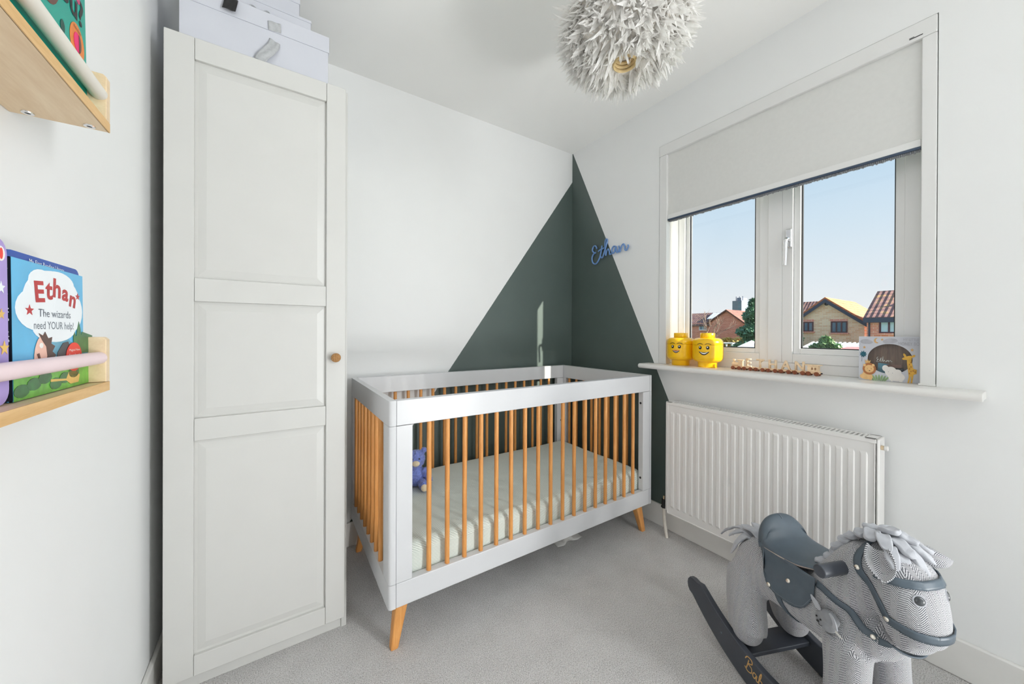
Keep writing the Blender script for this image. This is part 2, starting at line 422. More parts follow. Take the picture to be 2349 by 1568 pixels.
class Plane:
    """a drawing plane: origin, right, up, outward normal; prints are thin raised prints on it"""
    def __init__(s, o, u, v): s.o, s.u, s.v = Vector(o), Vector(u).normalized(), Vector(v).normalized(); s.n = s.u.cross(s.v); s.sx = s.sy = 1
    def print_(s, name, polys, mat, parent, lift=.0004, th=.0003):
        m = MB()
        for i, p in enumerate(polys): m.prism([(a*s.sx, b_*s.sy) for a, b_ in p], s.o, s.u, s.v, s.n, lift, lift+th+.00004*i)
        return m.build(name, mat, parent)
    def text(s, name, txt, x, y, size, mat, parent, lift=.0006, align='CENTER', rot=0, sx=1., bold=0., th=.0003, shear=0.):
        cu = bpy.data.curves.new(name, 'FONT'); cu.body = txt; cu.size = size; cu.align_x = align; cu.offset = bold; cu.shear = shear
        cu.resolution_u = 3
        to = bpy.data.objects.new(name, cu); COL.objects.link(to)
        dg = bpy.context.evaluated_depsgraph_get(); me = bpy.data.meshes.new_from_object(to.evaluated_get(dg))
        bpy.data.objects.remove(to)
        c, s_ = math.cos(rot), math.sin(rot)
        for v in me.vertices:
            a, b_ = v.co.x*sx, v.co.y
            v.co = s.o+s.u*(x+a*c-b_*s_)*s.sx+s.v*(y+a*s_+b_*c)*s.sy+s.n*(lift+th)
        me.update(); me.materials.clear(); me.name = name
        return obj(name, me, mat, parent)
    def stroke(s, name, pts, rad, mat, parent, lift=.0005, n=8, flat=1., seg=8):
        P = [s.o+s.u*a*s.sx+s.v*b_*s.sy+s.n*lift for a, b_ in spline(pts, n)]
        return MB().tube(P, [(rad*flat, rad)]*len(P), seg, side=s.n).build(name, mat, parent, smooth=True)
def spline(pts, n=8):
    """Catmull-Rom through points of any dimension"""
    Pn = [tuple(p) for p in pts]; out = []
    for i in range(len(Pn)-1):
        p0 = Pn[max(i-1, 0)]; p1 = Pn[i]; p2 = Pn[i+1]; p3 = Pn[min(i+2, len(Pn)-1)]
        for k in range(n):
            t = k/n
            out.append(tuple(.5*((2*b)+(-a+c)*t+(2*a-5*b+4*c-d)*t*t+(-a+3*b-3*c+d)*t**3) for a, b, c, d in zip(p0, p1, p2, p3)))
    out.append(Pn[-1]); return out

# ------------------------------------------------------------------ room
XL, XR, YB, YF, CZ = -.325, 1.841, 1.994, -.95, 2.436; YLAND = -2.5
struct(B(XL-.12, XR+.3, YF-.1, YB+.12, -.12, 0).build('floor', 'carpet'), 'grey carpet floor')
struct(B(XL-.12, XR+.3, YLAND, YB+.12, CZ, CZ+.1).build('ceiling', 'ceiling_white'), 'plain white ceiling')
struct(B(XL-.12, XL, YLAND, YB+.12, 0, CZ).build('wall_left', 'paint_white'), 'white wall with the book ledges')
struct(B(XL, XR, YB, YB+.12, 0, CZ).build('wall_back', 'wall_back_paint'), 'white wall with half of a dark green painted triangle, behind the crib')
WY0, WY1, WZ0, WZ1, WX = .220, 1.262, .905, 2.174, 1.992-0
m = MB()
for a in ((YLAND, WY0, 0, CZ), (WY1, YB+.12, 0, CZ), (WY0, WY1, 0, WZ0), (WY0, WY1, WZ1, CZ)): m.box(XR, WX, *a)
struct(m.build('wall_right', 'wall_right_paint'), 'window wall with the other half of the dark green triangle')
DX0, DX1, DZ = .68, 1.57, 2.32  # unseen opening, placed and sized to steer the added fill light
m = MB()
for a in ((XL, DX0, 0, CZ), (DX1, XR, 0, CZ), (DX0, DX1, DZ, CZ)): m.box(a[0], a[1], YF-.1, YF, a[2], a[3])
struct(m.build('wall_front', 'paint_white'), 'white wall behind the camera, with an opening added for the fill light')
struct(B(XL, XR, YLAND-.1, YLAND, 0, CZ).build('wall_closure', 'paint_white'), 'unseen wall added beyond the opening to shut out sun and sky')  # enclosure added out of view so sun and sky do not leak in
struct(B(XL, XR, YLAND, YF-.1, -.12, 0).build('floor_closure', 'carpet'), 'unseen carpeted floor added beyond the opening')
def skirting(name, pts_xy, label, h=.122, th=.016):
    (x0, y0, x1, y1) = pts_xy
    m = MB()
    m.box(x0, x1, y0, y1, 0, h)
    struct(m.build(name, 'gloss_white', bevel=.005), label)
skirting('baseboard_left', (XL, YF, XL+.014, YB), 'white skirting along the left wall', .10)
skirting('baseboard_back', (XL+.016, YB-.016, XR-.016, YB), 'white skirting along the back wall')
skirting('baseboard_right', (XR-.016, YF, XR, YB), 'white skirting along the window wall')
# sill
# the board only enters the opening between the reveals; ears sit on the wall face
m = MB()
prof_b = [(1.775, .925), (1.775, .899)] + [(1.754+.013*math.cos(a), .912+.013*math.sin(a)) for a in [R(270-18*i) for i in range(11)]]
m.ring([[(x, y, z) for x, z in prof_b] for y in (.119, 1.328)])
m.box(1.77, XR, .119, 1.328, .900, .925); m.box(XR-.001, XR+.12, WY0+.001, WY1-.001, .906, .925)
struct(m.build('trim_1', 'gloss_white', bevel=.002), 'white window sill board with a rounded nose')

# ------------------------------------------------------------------ window
FX0, FX1 = 1.945, 1.990
win = bpy.data.objects.new('window_1', None); COL.objects.link(win); struct(win, 'white double glazed window with a fixed light and an opening sash')
m = MB()
m.box(FX0, FX1, WY0, WY0+.05, .925, WZ1); m.box(FX0, FX1, WY1-.055, WY1, .925, WZ1)
m.box(FX0, FX1, WY0+.05, WY1-.055, .925, .968); m.box(FX0, FX1, WY0+.05, WY1-.055, WZ1-.05, WZ1)
m.build('frame', 'upvc', win, bevel=.003)
B(FX0-.004, FX1, .695, .752, .968, WZ1-.05).build('mullion', 'upvc', win, bevel=.003)
def sash(name, y0, y1, z0, z1, x0, w, handle=False):
    e_ = bpy.data.objects.new(name, None); COL.objects.link(e_); e_.parent = win
    X1 = FX1-.005
    m = MB()
    for i, (bx, dep) in enumerate(((w*.62, 0), (w, .010))):
        xa = x0+dep
        inn = w*.62 if i else 0
        m.box(xa, X1, y0+inn, y0+bx, z0+inn, z1-inn); m.box(xa, X1, y1-bx, y1-inn, z0+inn, z1-inn)
        m.box(xa, X1, y0+bx, y1-bx, z0+inn, z0+bx); m.box(xa, X1, y0+bx, y1-bx, z1-bx, z1-inn)
    m.build('sash_frame', 'upvc', e_, bevel=.0025)
    g = .004
    q = MB()
    for a in ((y0+w-.001, y0+w+g, z0+w, z1-w), (y1-w-g, y1-w+.001, z0+w, z1-w), (y0+w, y1-w, z0+w-.001, z0+w+g), (y0+w, y1-w, z1-w-g, z1-w+.001)): q.box(X1-.024, X1-.010, *a)
    q.build('gasket', 'print_black', e_)
    B(X1-.020, X1-.016, y0+w*.8, y1-w*.8, z0+w*.8, z1-w*.8).build('pane', 'glass', e_)
    return e_
sash('fixed_light', .752, WY1-.055, .968, WZ1-.05, FX0+.003, .060)
os_ = sash('opening_sash', WY0+.05, .695, .968, WZ1-.05, FX0-.004, .066)
# handle on the opening sash
hy, hz = .668, 1.53; hx = FX0-.004
hd = MB(); hd.box(hx-.010, hx, hy-.012, hy+.012, hz-.04, hz+.045)
ho = hd.build('handle', 'chrome', os_, bevel=.005, seg=3)
MB().tube(spline([(hx-.008, hy, hz-.004), (hx-.028, hy, hz-.004), (hx-.036, hy+.002, hz-.02), (hx-.034, hy+.004, hz-.07), (hx-.032, hy+.006, hz-.122)], 5), [.009]*6+[.008]*10+[.0075]*5, 12).build('lever', 'chrome', ho, smooth=True)

# ------------------------------------------------------------------ blind
bl = empty('roller_blind', 'white blackout roller blind half lowered in its frame over the window', 'blind', (XR, .74, 1.75))
bl.location = (0, 0, 0)
CY0, CY1 = .257, 1.214
B(1.836, 1.890, WY0+.002, WY1-.002, 2.112, WZ1-.002).build('cassette', 'blind_rail', bl, bevel=.004)
B(1.838, 1.868, WY0+.002, CY0, .926, 2.112).build('side_channel', 'blind_rail', bl, bevel=.003)
B(1.838, 1.868, CY1, WY1-.002, .926, 2.112).build('side_channel', 'blind_rail', bl, bevel=.003)
B(1.834, 1.870, WY0+.001, CY0+.003, .9255, .932).build('channel_foot', 'blind_rail', bl, bevel=.001)
B(1.834, 1.870, CY1-.003, WY1-.001, .9255, .932).build('channel_foot', 'blind_rail', bl, bevel=.001)
B(1.852, 1.8545, CY0-.006, CY1+.006, 1.765, 2.12).build('blind_cloth', 'blind_fabric', bl)
bb = B(1.846, 1.862, CY0+.001, CY1-.001, 1.746, 1.772).build('bottom_bar', 'blind_rail', bl, bevel=.003)
B(1.8455, 1.864, CY0+.002, CY1-.002, 1.738, 1.746).build('bar_underside', 'bar_blue', bb)  # blue-grey strip along the underside of the bottom bar
m = MB()
for i in range(180):
    y_ = CY0+.004+(CY1-CY0-.008)*i/180; m.box(1.852, 1.858, y_, y_+.0042, 1.731-random.random()*.004, 1.739)
m.build('brush_strip', 'plush_grey', bb)['kind'] = 'stuff'
pl = Plane((1.8358, .266, 2.122), (0, -1, 0), (0, 0, 1))
lb = pl.print_('maker_mark', [rrect(-.02, .012, 0, .0028, .001), rrect(-.02, -.008, .004, .0058, .0005)], 'print_black', bl, .0002)

# ------------------------------------------------------------------ wardrobe
wr = empty('wardrobe', 'tall narrow white wardrobe with a panelled door, beside the crib', 'wardrobe', (-.03, 1.72, 0)); wr.location = (0, 0, 0)
x0, x1, yd, yc, top = -.284, .216, 1.438, 1.458, 1.993
m = MB()
m.box(x0, x0+.018, yc, 1.974, 0, top); m.box(x1-.018, x1, yc, 1.974, 0, top); m.box(x0+.018, x1-.018, yc, 1.974, top-.018, top)
m.box(x0+.018, x1-.018, 1.966, 1.974, .05, top-.018); m.box(x0+.018, x1-.018, yc+.01, 1.966, .05, .068)
m.build('carcass', 'furniture_white', wr, bevel=.0015)
B(x0+.018, x1-.018, yc+.005, yc+.02, 0, .05).build('plinth', 'furniture_white', wr, bevel=.001)
dr = bpy.data.objects.new('door', None); COL.objects.link(dr); dr.parent = wr
sL, sR = -.215, .1435; dL, dR = x0, .207; zb, zt = .046, top
B(dL, sL, yd, yc-.001, zb, zt).build('stile', 'furniture_white', dr, bevel=.0025)
B(sR, dR, yd, yc-.001, zb, zt).build('stile', 'furniture_white', dr, bevel=.0025)
rails = [(zb, .108), (.764, .833), (1.191, 1.263), (1.927, zt)]
for i, (a, c) in enumerate(rails):
    B(sL+.0003, sR-.0003, yd+.0006, yc-.001, a, c).build('rail', 'furniture_white', dr, bevel=.0025)
for (a, c) in ((.108, .764), (.833, 1.191), (1.263, 1.927)):
    # raised and fielded panel: chamfered border round a flat field
    w = .020; bx = [(sL-.004, sR+.004, a-.004, c+.004, yd+.012), (sL+.008, sR-.008, a+.008, c-.008, yd+.012), (sL+.008+w, sR-.008-w, a+.008+w, c-.008-w, yd+.0075)]
    rings = [[(q[0], q[4], q[2]), (q[1], q[4], q[2]), (q[1], q[4], q[3]), (q[0], q[4], q[3])] for q in bx]
    MB().ring([[(p[0], yc-.002, p[2]) for p in rings[0]]] + rings).build('panel', 'furniture_white', dr)
# rope knot knob
kn = bpy.data.objects.new('knob', None); COL.objects.link(kn); kn.parent = dr
kc = Vector((.173, yd-.022, 1.007))
m = MB(); m.ball(kc, .0125)
for ax in range(3):
    for off in (-.0065, 0, .0065):
        pts = []
        rr_ = math.sqrt(max(.0001, .0135**2-off**2))
        for i in range(17):
            a = 2*PI*i/16; p = [rr_*math.cos(a), rr_*math.sin(a)]
            w_ = [0, 0, 0]; w_[ax] = off; w_[(ax+1) % 3] = p[0]; w_[(ax+2) % 3] = p[1]
            pts.append(kc+Vector(w_))
        m.tube(pts, .0029, 6, cap=False)
m.tube([kc+Vector((0, .008, 0)), (kc.x, yd, kc.z)], .005, 8)
kn2 = m.build('rope_knob', 'rope', dr, smooth=True); bpy.data.objects.remove(kn)

# boxes stacked on the wardrobe
def ribbon(name, pts, w, mat, parent, along, wob=.0):
    P = spline(pts, 6); m = MB()
    n = len(P)-1; A = Vector(along)
    m.grid(lambda i, j: Vector(P[round(i*n)]) + A*((j-.5)*w) + Vector((0, -wob*math.sin(j*9+i*5), 0)), n, 8)
    return m.build(name, mat, parent, smooth=True, solid=.0006)
b1 = empty('gift_box', 'large white lidded box with grey ribbon, lowest on the wardrobe top', 'box', (0, 0, 0))
B(-.254, .150, 1.462, 1.80, 1.994, 2.118).build('box_body', 'card_white', b1, bevel=.001)
B(-.257, .153, 1.459, 1.803, 2.116, 2.172).build('lid', 'card_white', b1, bevel=.001)
ribbon('ribbon_tail', [(-.012, 1.460, 2.086), (-.015, 1.455, 2.066), (-.028, 1.450, 2.040), (-.044, 1.447, 2.016), (-.054, 1.452, 1.998)], .032, 'ribbon_grey', b1, (.94, .0, -.30), .0018)
ribbon('ribbon_loop', [(-.012, 1.4575, 2.117), (-.012, 1.456, 2.128), (-.013, 1.455, 2.142), (-.014, 1.4575, 2.148)], .036, 'ribbon_grey', b1, (1, 0, .1), .0012)
ribbon('ribbon_end', [(-.135, 1.512, 2.1745), (-.130, 1.47, 2.176), (-.128, 1.455, 2.168), (-.130, 1.450, 2.148), (-.134, 1.446, 2.122)], .034, 'ribbon_black', b1, (1, 0, 0), .0015)
b2 = empty('gift_box', 'shallow white box with a grey bow, second in the stack on the wardrobe', 'box', (0, 0, 0))
B(-.20, .098, 1.52, 1.80, 2.1725, 2.246).build('box_body', 'card_white', b2, bevel=.001)
B(-.202, .100, 1.518, 1.802, 2.240, 2.25).build('lid', 'card_white', b2, bevel=.001)
m = MB()
for sx_ in (-1, 1):
    m.tube(spline([(-.055, 1.514, 2.196), (-.055+sx_*.02, 1.505, 2.206), (-.055+sx_*.028, 1.506, 2.198), (-.055+sx_*.014, 1.510, 2.192), (-.055, 1.514, 2.196)], 5), [(.003, .007)]*21, 8)
m.build('bow', 'ribbon_grey', b2, smooth=True)
b3 = empty('gift_box', 'white box at the top of the stack on the wardrobe, cut by the frame', 'box', (0, 0, 0))
B(-.19, .062, 1.545, 1.79, 2.2505, 2.33).build('box_body', 'card_white', b3, bevel=.001)
B(-.193, .065, 1.542, 1.793, 2.312, 2.355).build('lid', 'card_white', b3, bevel=.001)

# ------------------------------------------------------------------ crib
cx0, cx1, cy0, cy1, ct, cb = .310, 1.728, 1.221, 1.960, .868, .164
cr = empty('crib', 'white baby crib with golden wooden slats and splayed legs', 'crib', (0, 0, 0))
ET, ST = .024, .030
tz, bz = .782, .246
def panel_slat(parent, p0, p1):
    pass
slat_me = MB().tube([(0, 0, bz-.01), (0, 0, tz+.01)], .0088, 14).mesh('slat')
for side, (xa, xb) in (('left', (cx0, cx0+ET)), ('right', (cx1-ET, cx1))):
    ep = bpy.data.objects.new('end_panel', None); COL.objects.link(ep); ep.parent = cr
    def rounded(z0, z1, y0, y1, name, out):
        # outer vertical corner rounded
        r = .012; pts = rrect(xa, xb, y0, y1, r, 4, out)
        MB().ring([[(px, py, z) for px, py in pts] for z in (z0, z1)]).build(name, 'crib_white', ep, smooth=True)
    oc = (0, 0, 1, 1) if side == 'left' else (1, 1, 0, 0)
    rounded(tz, ct, cy0, cy1, 'rail', oc); rounded(cb, bz, cy0, cy1, 'rail', oc)
    near = (0, 0, 0, 1) if side == 'left' else (1, 0, 0, 0); far = (0, 0, 1, 0) if side == 'left' else (0, 1, 0, 0)
    rounded(bz+.0012, tz-.0012, cy0, cy0+.072, 'post', near); rounded(bz+.0012, tz-.0012, cy1-.058, cy1, 'post', far)
    for i in range(8):
        s_ = obj('slat', slat_me, 'slat_wood', ep, smooth=True); s_.location = ((xa+xb)/2, 1.384+.0706*i, 0)
for side, (ya, yb) in (('front', (cy0, cy0+ST)), ('back', (cy1-ST, cy1))):
    sp_ = bpy.data.objects.new('side_panel', None); COL.objects.link(sp_); sp_.parent = cr
    a, c = cx0+ET+.001, cx1-ET-.001
    B(a, c, ya, yb, tz, ct).build('rail', 'crib_white', sp_, bevel=.0025)
    B(a, c, ya, yb, cb, bz).build('rail', 'crib_white', sp_, bevel=.0025)
    B(a, a+.055, ya, yb, bz+.0012, tz-.0012).build('post', 'crib_white', sp_, bevel=.0015)
    B(c-.055, c, ya, yb, bz+.0012, tz-.0012).build('post', 'crib_white', sp_, bevel=.0015)
    for i in range(17):
        s_ = obj('slat', slat_me, 'slat_wood', sp_, smooth=True); s_.location = (.455+.0705*i, (ya+yb)/2, 0)
    # bolt caps inside the right-hand post
for (xx, yy, zz_) in ((c-.0562, cy0+.016, .72), (c-.0562, cy0+.016, .315), (c-.02, cy1-ST-.001, .62), (c-.02, cy1-ST-.001, .48)):
    d = Vector((-1, 0, 0)) if yy < 1.5 else Vector((0, -1, 0))
    MB().tube([Vector((xx, yy, zz_))-d*.001, Vector((xx, yy, zz_))+d*.0015], .006, 12).build('bolt', 'steel_dark', cr, bevel=.0005)
for sx_, px in ((-1, cx0+.062), (1, cx1-.062)):
    for sy_, py in ((-1, cy0+.062), (1, cy1-.062)):
        tpx, tpy = px, py; fx_, fy_ = px+sx_*.033, py+sy_*.020
        m = MB()
        rings = []
        for z, q, hx_, in ((cb+.004, 0, .024), (.02, .9, .0145), (.004, .985, .0135), (0, 1, .012)):
            X_ = tpx+(fx_-tpx)*q; Y_ = tpy+(fy_-tpy)*q
            rings.append([(X_+a_, Y_+b_, z) for a_, b_ in rrect(-hx_, hx_, -hx_, hx_, hx_*.35, 3)])
        m.ring(rings).build('leg', 'leg_wood', cr, bevel=.001)
B(cx0+ET, cx1-ET, cy0+ST, cy1-ST, .192, .206).build('base_board', 'crib_white', cr)
# mattress with fitted striped sheet
mx0, mx1, my0, my1, mz0, mz1 = .345, 1.692, 1.256, 1.926, .2065, .345
ma_ = empty('mattress', 'mattress in a sage green and white striped fitted sheet inside the crib', 'mattress', (0, 0, 0))
def mat_prof():
    r = .035; P = []
    P += [(my0+.004, mz0)]
    P += [(my0+r-r*math.cos(a), mz1-r+r*math.sin(a)) for a in [R(10*i) for i in range(10)]]
    P += [(my0+r+(my1-my0-2*r)*i/24, mz1) for i in range(1, 24)]
    P += [(my1-r+r*math.sin(a), mz1-r+r*math.cos(a)) for a in [R(10*i) for i in range(10)]]
    P += [(my1-.004, mz0)]
    return P
MP = mat_prof(); L_ = [0]
for i in range(1, len(MP)): L_.append(L_[-1]+math.dist(MP[i], MP[i-1]))
NX = 150
m = MB()
def mfn(i, j):
    k = round(j*(len(MP)-1)); y_, z_ = MP[k]; x_ = mx0+(mx1-mx0)*i
    ex = min(i, 1-i)*(mx1-mx0); r = .035
    if ex < r:
        q = r-math.sqrt(max(0, r*r-(r-ex)**2)); z_ = z_-(q if z_ > mz1-.04 else 0)
    edge = max(0, 1-abs(z_-.29)/.06) if y_ < my0+.06 else 0
    y_ += -.004*edge*math.sin(x_*2*PI/.141+.6)+.003*edge*noise.noise((x_*22, z_*30, 1))
    if z_ > mz1-.03: z_ += .004*noise.noise((x_*5, y_*5, 3))+.0016*noise.noise((x_*18, y_*26, 5))
    return (x_, y_, z_)
m.grid(mfn, NX, len(MP)-1, lambda i, j: (i*(mx1-mx0), L_[round(j*(len(MP)-1))]+.003*noise.noise((i*8, j*6, 2))))
# ends and underside
n = len(MP)
m.f.append(tuple(range(n))); m.f.append(tuple(NX*n+k for k in reversed(range(n))))
m.build('fitted_sheet', 'sheet_stripe', ma_, smooth=True)

# ------------------------------------------------------------------ radiator
rd = empty('radiator', 'white ribbed panel radiator on the wall under the window', 'radiator', (0, 0, 0))
ry0, ry1, rz0, rz1, rx = .341, 1.136, .143, .736, 1.734
# pressed front panel: 23 raised flutes with sloped ends
fl = 23; pit = (ry1-ry0-.030)/fl
ys = [ry0+.004, ry0+.015]
for i in range(fl):
    c0 = ry0+.015+pit*i
    ys += [c0+.006, c0+.010, c0+pit-.010, c0+pit-.006]
ys += [ry1-.015, ry1-.004]
zs = [rz0+.004, rz0+.028, rz0+.038, rz0+.048, rz1-.060, rz1-.050, rz1-.040, rz1-.012]
def depth(y_, z_):
    k = (y_-ry0-.015)/pit; fr_ = (k-math.floor(k))*pit
    on = 1 if (.0095 < fr_ < pit-.0095 and 0 <= k < fl) else 0
    zt_ = 1 if rz0+.047 < z_ < rz1-.059 else 0
    return on*zt_
m = MB(); n = len(zs)
for y_ in ys:
    for z_ in zs: m.v.append((rx-.0034*depth(y_, z_), y_, z_))
for i in range(len(ys)-1):
    for j in range(n-1): a = i*n+j; m.f.append((a, a+n, a+n+1, a+1))
m.build('front_panel', 'radiator_white', rd, solid=.0)
m = MB(); m.box(rx+.005, rx+.009, ry0+.006, ry1-.006, rz0+.004, rz1-.02); m.box(1.794, 1.800, ry0+.006, ry1-.006, rz0+.004, rz1-.01); m.box(rx+.009, 1.794, ry0+.006, ry1-.006, rz0+.05, rz1-.09); m.build('core', 'radiator_white', rd)
# folded rim of the front panel
m = MB(); m.box(rx-.002, rx+.006, ry0+.002, ry1-.002, rz0, rz0+.006); m.box(rx-.002, rx+.006, ry0+.002, ry0+.006, rz0, rz1-.012); m.box(rx-.002, rx+.006, ry1-.006, ry1-.002, rz0, rz1-.012)
m.build('panel_rim', 'radiator_white', rd, bevel=.0015)
for y_ in (ry0-.008, ry1):
    B(rx-.001, 1.806, y_, y_+.008, rz0+.012, rz1).build('side_cover', 'radiator_white', rd, bevel=.004)
# grille on top
m = MB(); m.box(rx-.003, rx+.010, ry0, ry1, rz1-.016, rz1); m.box(1.796, 1.806, ry0, ry1, rz1-.016, rz1)
m.box(rx-.003, 1.806, ry0, ry0+.03, rz1-.004, rz1); m.box(rx-.003, 1.806, ry1-.03, ry1, rz1-.004, rz1)
gr = m.build('top_grille', 'radiator_white', rd, bevel=.0015)
bar = B(rx+.008, 1.798, -.0034, .0034, rz1-.006, rz1-.001).mesh('grille_bar')
nb = 54
for i in range(nb):
    o = obj('grille_bar', bar, 'radiator_white', gr); o.location = (0, ry0+.036+(ry1-ry0-.072)*i/(nb-1), 0)
# bleed valve at the near end
bv = MB().tube([(1.752, ry0-.008, .706), (1.752, ry0-.016, .706)], .008, 6).build('bleed_valve', 'brass', rd, bevel=.0005)
MB().tube([(1.752, ry0-.016, .706), (1.752, ry0-.026, .706)], .0085, 14).build('valve_cap', 'gloss_white', bv, bevel=.002)
# inlet valve and pipe at the far end
vy = ry1+.034
m = MB().tube([(1.762, ry1+.008, .178), (1.762, vy, .178)], .009, 10).tube([(1.762, vy, .150), (1.762, vy, .196)], .012, 12)
m.tube([(1.762, vy, .150), (1.762, vy, .158)], .016, 6)
vl = m.build('valve', 'steel_dark', rd, bevel=.001)
MB().tube([(1.762, vy, .196), (1.762, vy, .214)], .0055, 10).build('spindle', 'brass', vl, bevel=.001)
MB().tube(spline([(1.762, vy, .152), (1.764, vy, .11), (1.766, vy-.002, .07), (1.760, vy-.012, .035), (1.752, vy-.024, -.002)], 6), .0085, 12).build('pipe', 'pipe_white', rd, smooth=True)
for y_ in (.5, .98): B(1.8055, XR-.002, y_-.02, y_+.02, .28, .62).build('bracket', 'radiator_white', rd)

# ------------------------------------------------------------------ picture-ledge shelves on the left wall
YE = .826
def ledge(z0, label, rodmat):
    e_ = empty('book_ledge', label, 'shelf', (0, 0, 0), group='book ledges on the left wall')
    B(XL+.0005, XL+.100, YE-.40, YE, z0, z0+.014).build('bottom_board', 'birch', e_, bevel=.001)
    B(XL+.0985, XL+.1005, YE-.40, YE, z0, z0+.0142).build('front_edge', 'birch_edge', e_)
    for y_ in (YE-.40, YE-.014):
        poly = [(0, 0), (.100, 0), (.100, .066), (.096, .070), (0, .070)]
        m = MB().prism(poly, (XL+.0005, y_, z0+.0145), (1, 0, 0), (0, 0, 1), (0, 1, 0), 0, .014)
        m.build('end_board', 'birch', e_, bevel=.001)
    MB().tube([(XL+.0925, YE-.386, z0+.052), (XL+.0925, YE-.0145, z0+.052)], .0095, 18).build('rod', rodmat, e_, smooth=True)
    for i, x_ in enumerate((XL+.022, XL+.082)):
        s_ = MB().lathe([(.0001, .0008), (.0026, .0008), (.003, -.0006), (.0062, -.0006), (.0066, .001)], 16, (x_, YE-.012, z0-.0008)).build('screw', 'chrome', e_)
        MB().lathe([(.0001, -.0002), (.0028, -.0002), (.0028, .0006)], 12, (x_, YE-.012, z0-.0010)).build('screw_socket', 'print_black', s_)
    return e_
lu = ledge(1.414, 'birch book ledge with a white rod, higher on the left wall', 'rod_white')
ll = ledge(1.006, 'birch book ledge with a pale pink rod, lower on the left wall', 'rod_pink')
def book(name, label, y0, y1, z0, h, xb, th, lean, cover, corner=.0, group=None, pages=True):
    """a board book standing face out: y0..y1 along the wall, back foot at xb, leaning to the wall"""
    e_ = empty(name, label, 'book', (0, 0, 0), group=group)
    o = Vector((xb, y0, z0)); u = Vector((0, 1, 0)); v = Vector((-math.sin(lean), 0, math.cos(lean))); n_ = u.cross(v)
    w = y1-y0
    pl_ = rrect(0, w, 0, h, max(corner, .0008), 5, (1, 1, 1, 1) if corner else (0, 0, 0, 0))
    MB().prism(pl_, o, u, v, n_, th-.003, th).build('front_cover', cover, e_)
    MB().prism(pl_, o, u, v, n_, 0, .003).build('back_cover', cover, e_)
    if pages: MB().prism(rrect(.002, w-.003, .003, h-.003, max(corner, .0008), 5), o, u, v, n_, .003, th-.003).build('pages', 'page_cream', e_)
    MB().prism([(0, 0), (.0025, 0), (.0025, h), (0, h)], o, u, v, n_, .0005, th-.0005).build('spine', cover, e_)
    return e_, Plane(o+n_*th, u, v), w
# upper ledge: green felt-flap book
zs_ = 1.429
bk, P, w = book('board_book', 'turquoise green picture book with an orange flap sticker on the upper ledge', .620, .810, zs_, .235, XL+.0672, .014, R(1), 'book_green', .004, 'books on the ledges')
P.print_('flap_ring', [ell(w-.030, .088, .022, .026, 30)], 'orange_print', bk, .0003)
P.print_('flap_hole', [ell(w-.031, .088, .0105, .0135, 24)], 'pink_print', bk, .0008)
P.print_('flap_crescent', [[(w-.0285+.0085*math.cos(a), .088+.0135*math.sin(a)) for a in [R(-80+16*i) for i in range(11)]]], 'brown_print', bk, .0012)  # brown crescent printed inside the sticker hole
P.text('sticker_lettering', 'Felt flaps', w-.030, .1045, .0062, 'brown_print', bk, .0008)
P.text('sticker_lettering', 'to touch', w-.030, .0678, .0055, 'brown_print', bk, .0008)
P.text('title_lettering', 'you?', w-.056, .122, .052, 'print_black', bk, .0004, rot=R(-2), bold=.0010)
P.print_('animal_print', [ell(.080, .140, .034, .052, 28)], 'brown_print', bk, .0003)
P.print_('animal_print', [ell(.060, .160, .022, .03, 24)], 'mustard_print', bk, .0008)
P.print_('flower_print', [ell(w-.032+.013*math.cos(a), .172+.016*math.sin(a), .007, .010, 14, a-PI/2) for a in [R(20+55*i) for i in range(6)]], 'magenta_print', bk, .0003)
P.print_('mark_print', [ell(w-.072, .082, .006, .009, 14)], 'dark_green_print', bk, .0003)
P.print_('fern_print', [ell(w-.05+.018*i, .012+.004*(i % 2), .012, .0035, 12, R(30)) for i in range(-2, 3)], 'leaf_green', bk, .0003)
bk, P, w = book('board_book', 'book with an orange lower edge at the near end of the upper ledge', .450, .612, zs_, .22, XL+.066, .013, R(1), 'orange_print', .003, 'books on the ledges')
# lower ledge
zs_ = 1.021
bk, P, w = book('picture_book', 'tall royal blue board book with rounded corner, rearmost on the lower ledge', .634, .8112, zs_, .170, XL+.0435, .030, R(.4), 'book_blue', .012, 'books on the ledges')
P.text('title_lettering', 'My First Reading Library', .088, .160, .0085, 'cover_cloud', bk, .0004)
P.print_('logo_print', [ell(w-.012, .152, .0045, .006, 16)], 'print_white', bk, .0003); P.print_('logo_print', [ell(w-.012, .152, .002, .0045, 12)], 'orange_print', bk, .0008)
bk, P, w = book('story_book', 'storybook with a red title over a wizard scene, front of the lower ledge', .628, .798, zs_, .160, XL+.0740, .0075, R(.6), 'cover_sky', 0, 'books on the ledges')
P.sx, P.sy = 1.167, .842
P.print_('cloud_print', [ell(.076, .139, .060, .046, 30), ell(.040, .124, .036, .030, 24), ell(.108, .126, .034, .036, 24), ell(.085, .168, .036, .018, 24), ell(.05, .165, .024, .018, 20), ell(.078, .098, .046, .022, 24)], 'cover_cloud', bk, .0002)
tt = [('E', .046, .136, .052, 6), ('t', .064, .142, .050, 0), ('h', .080, .146, .050, -3), ('a', .098, .143, .044, -8), ('n', .115, .134, .046, -12)]
for ch, a, c, sz, ro in tt: P.text('title_lettering', ch, a, c, sz*.80, 'title_red', bk, .0005, rot=R(ro), bold=.0012, sx=.95)
P.print_('star_print', [star(.027, .122, .008), star(.130, .152, .006)], 'title_red', bk, .0005)
P.text('subtitle_lettering', 'The wizards', .077, .114, .0165, 'subtitle_grey', bk, .0005, sx=.85)
P.text('subtitle_lettering', 'need YOUR help!', .076, .096, .0165, 'subtitle_grey', bk, .0005, sx=.72)
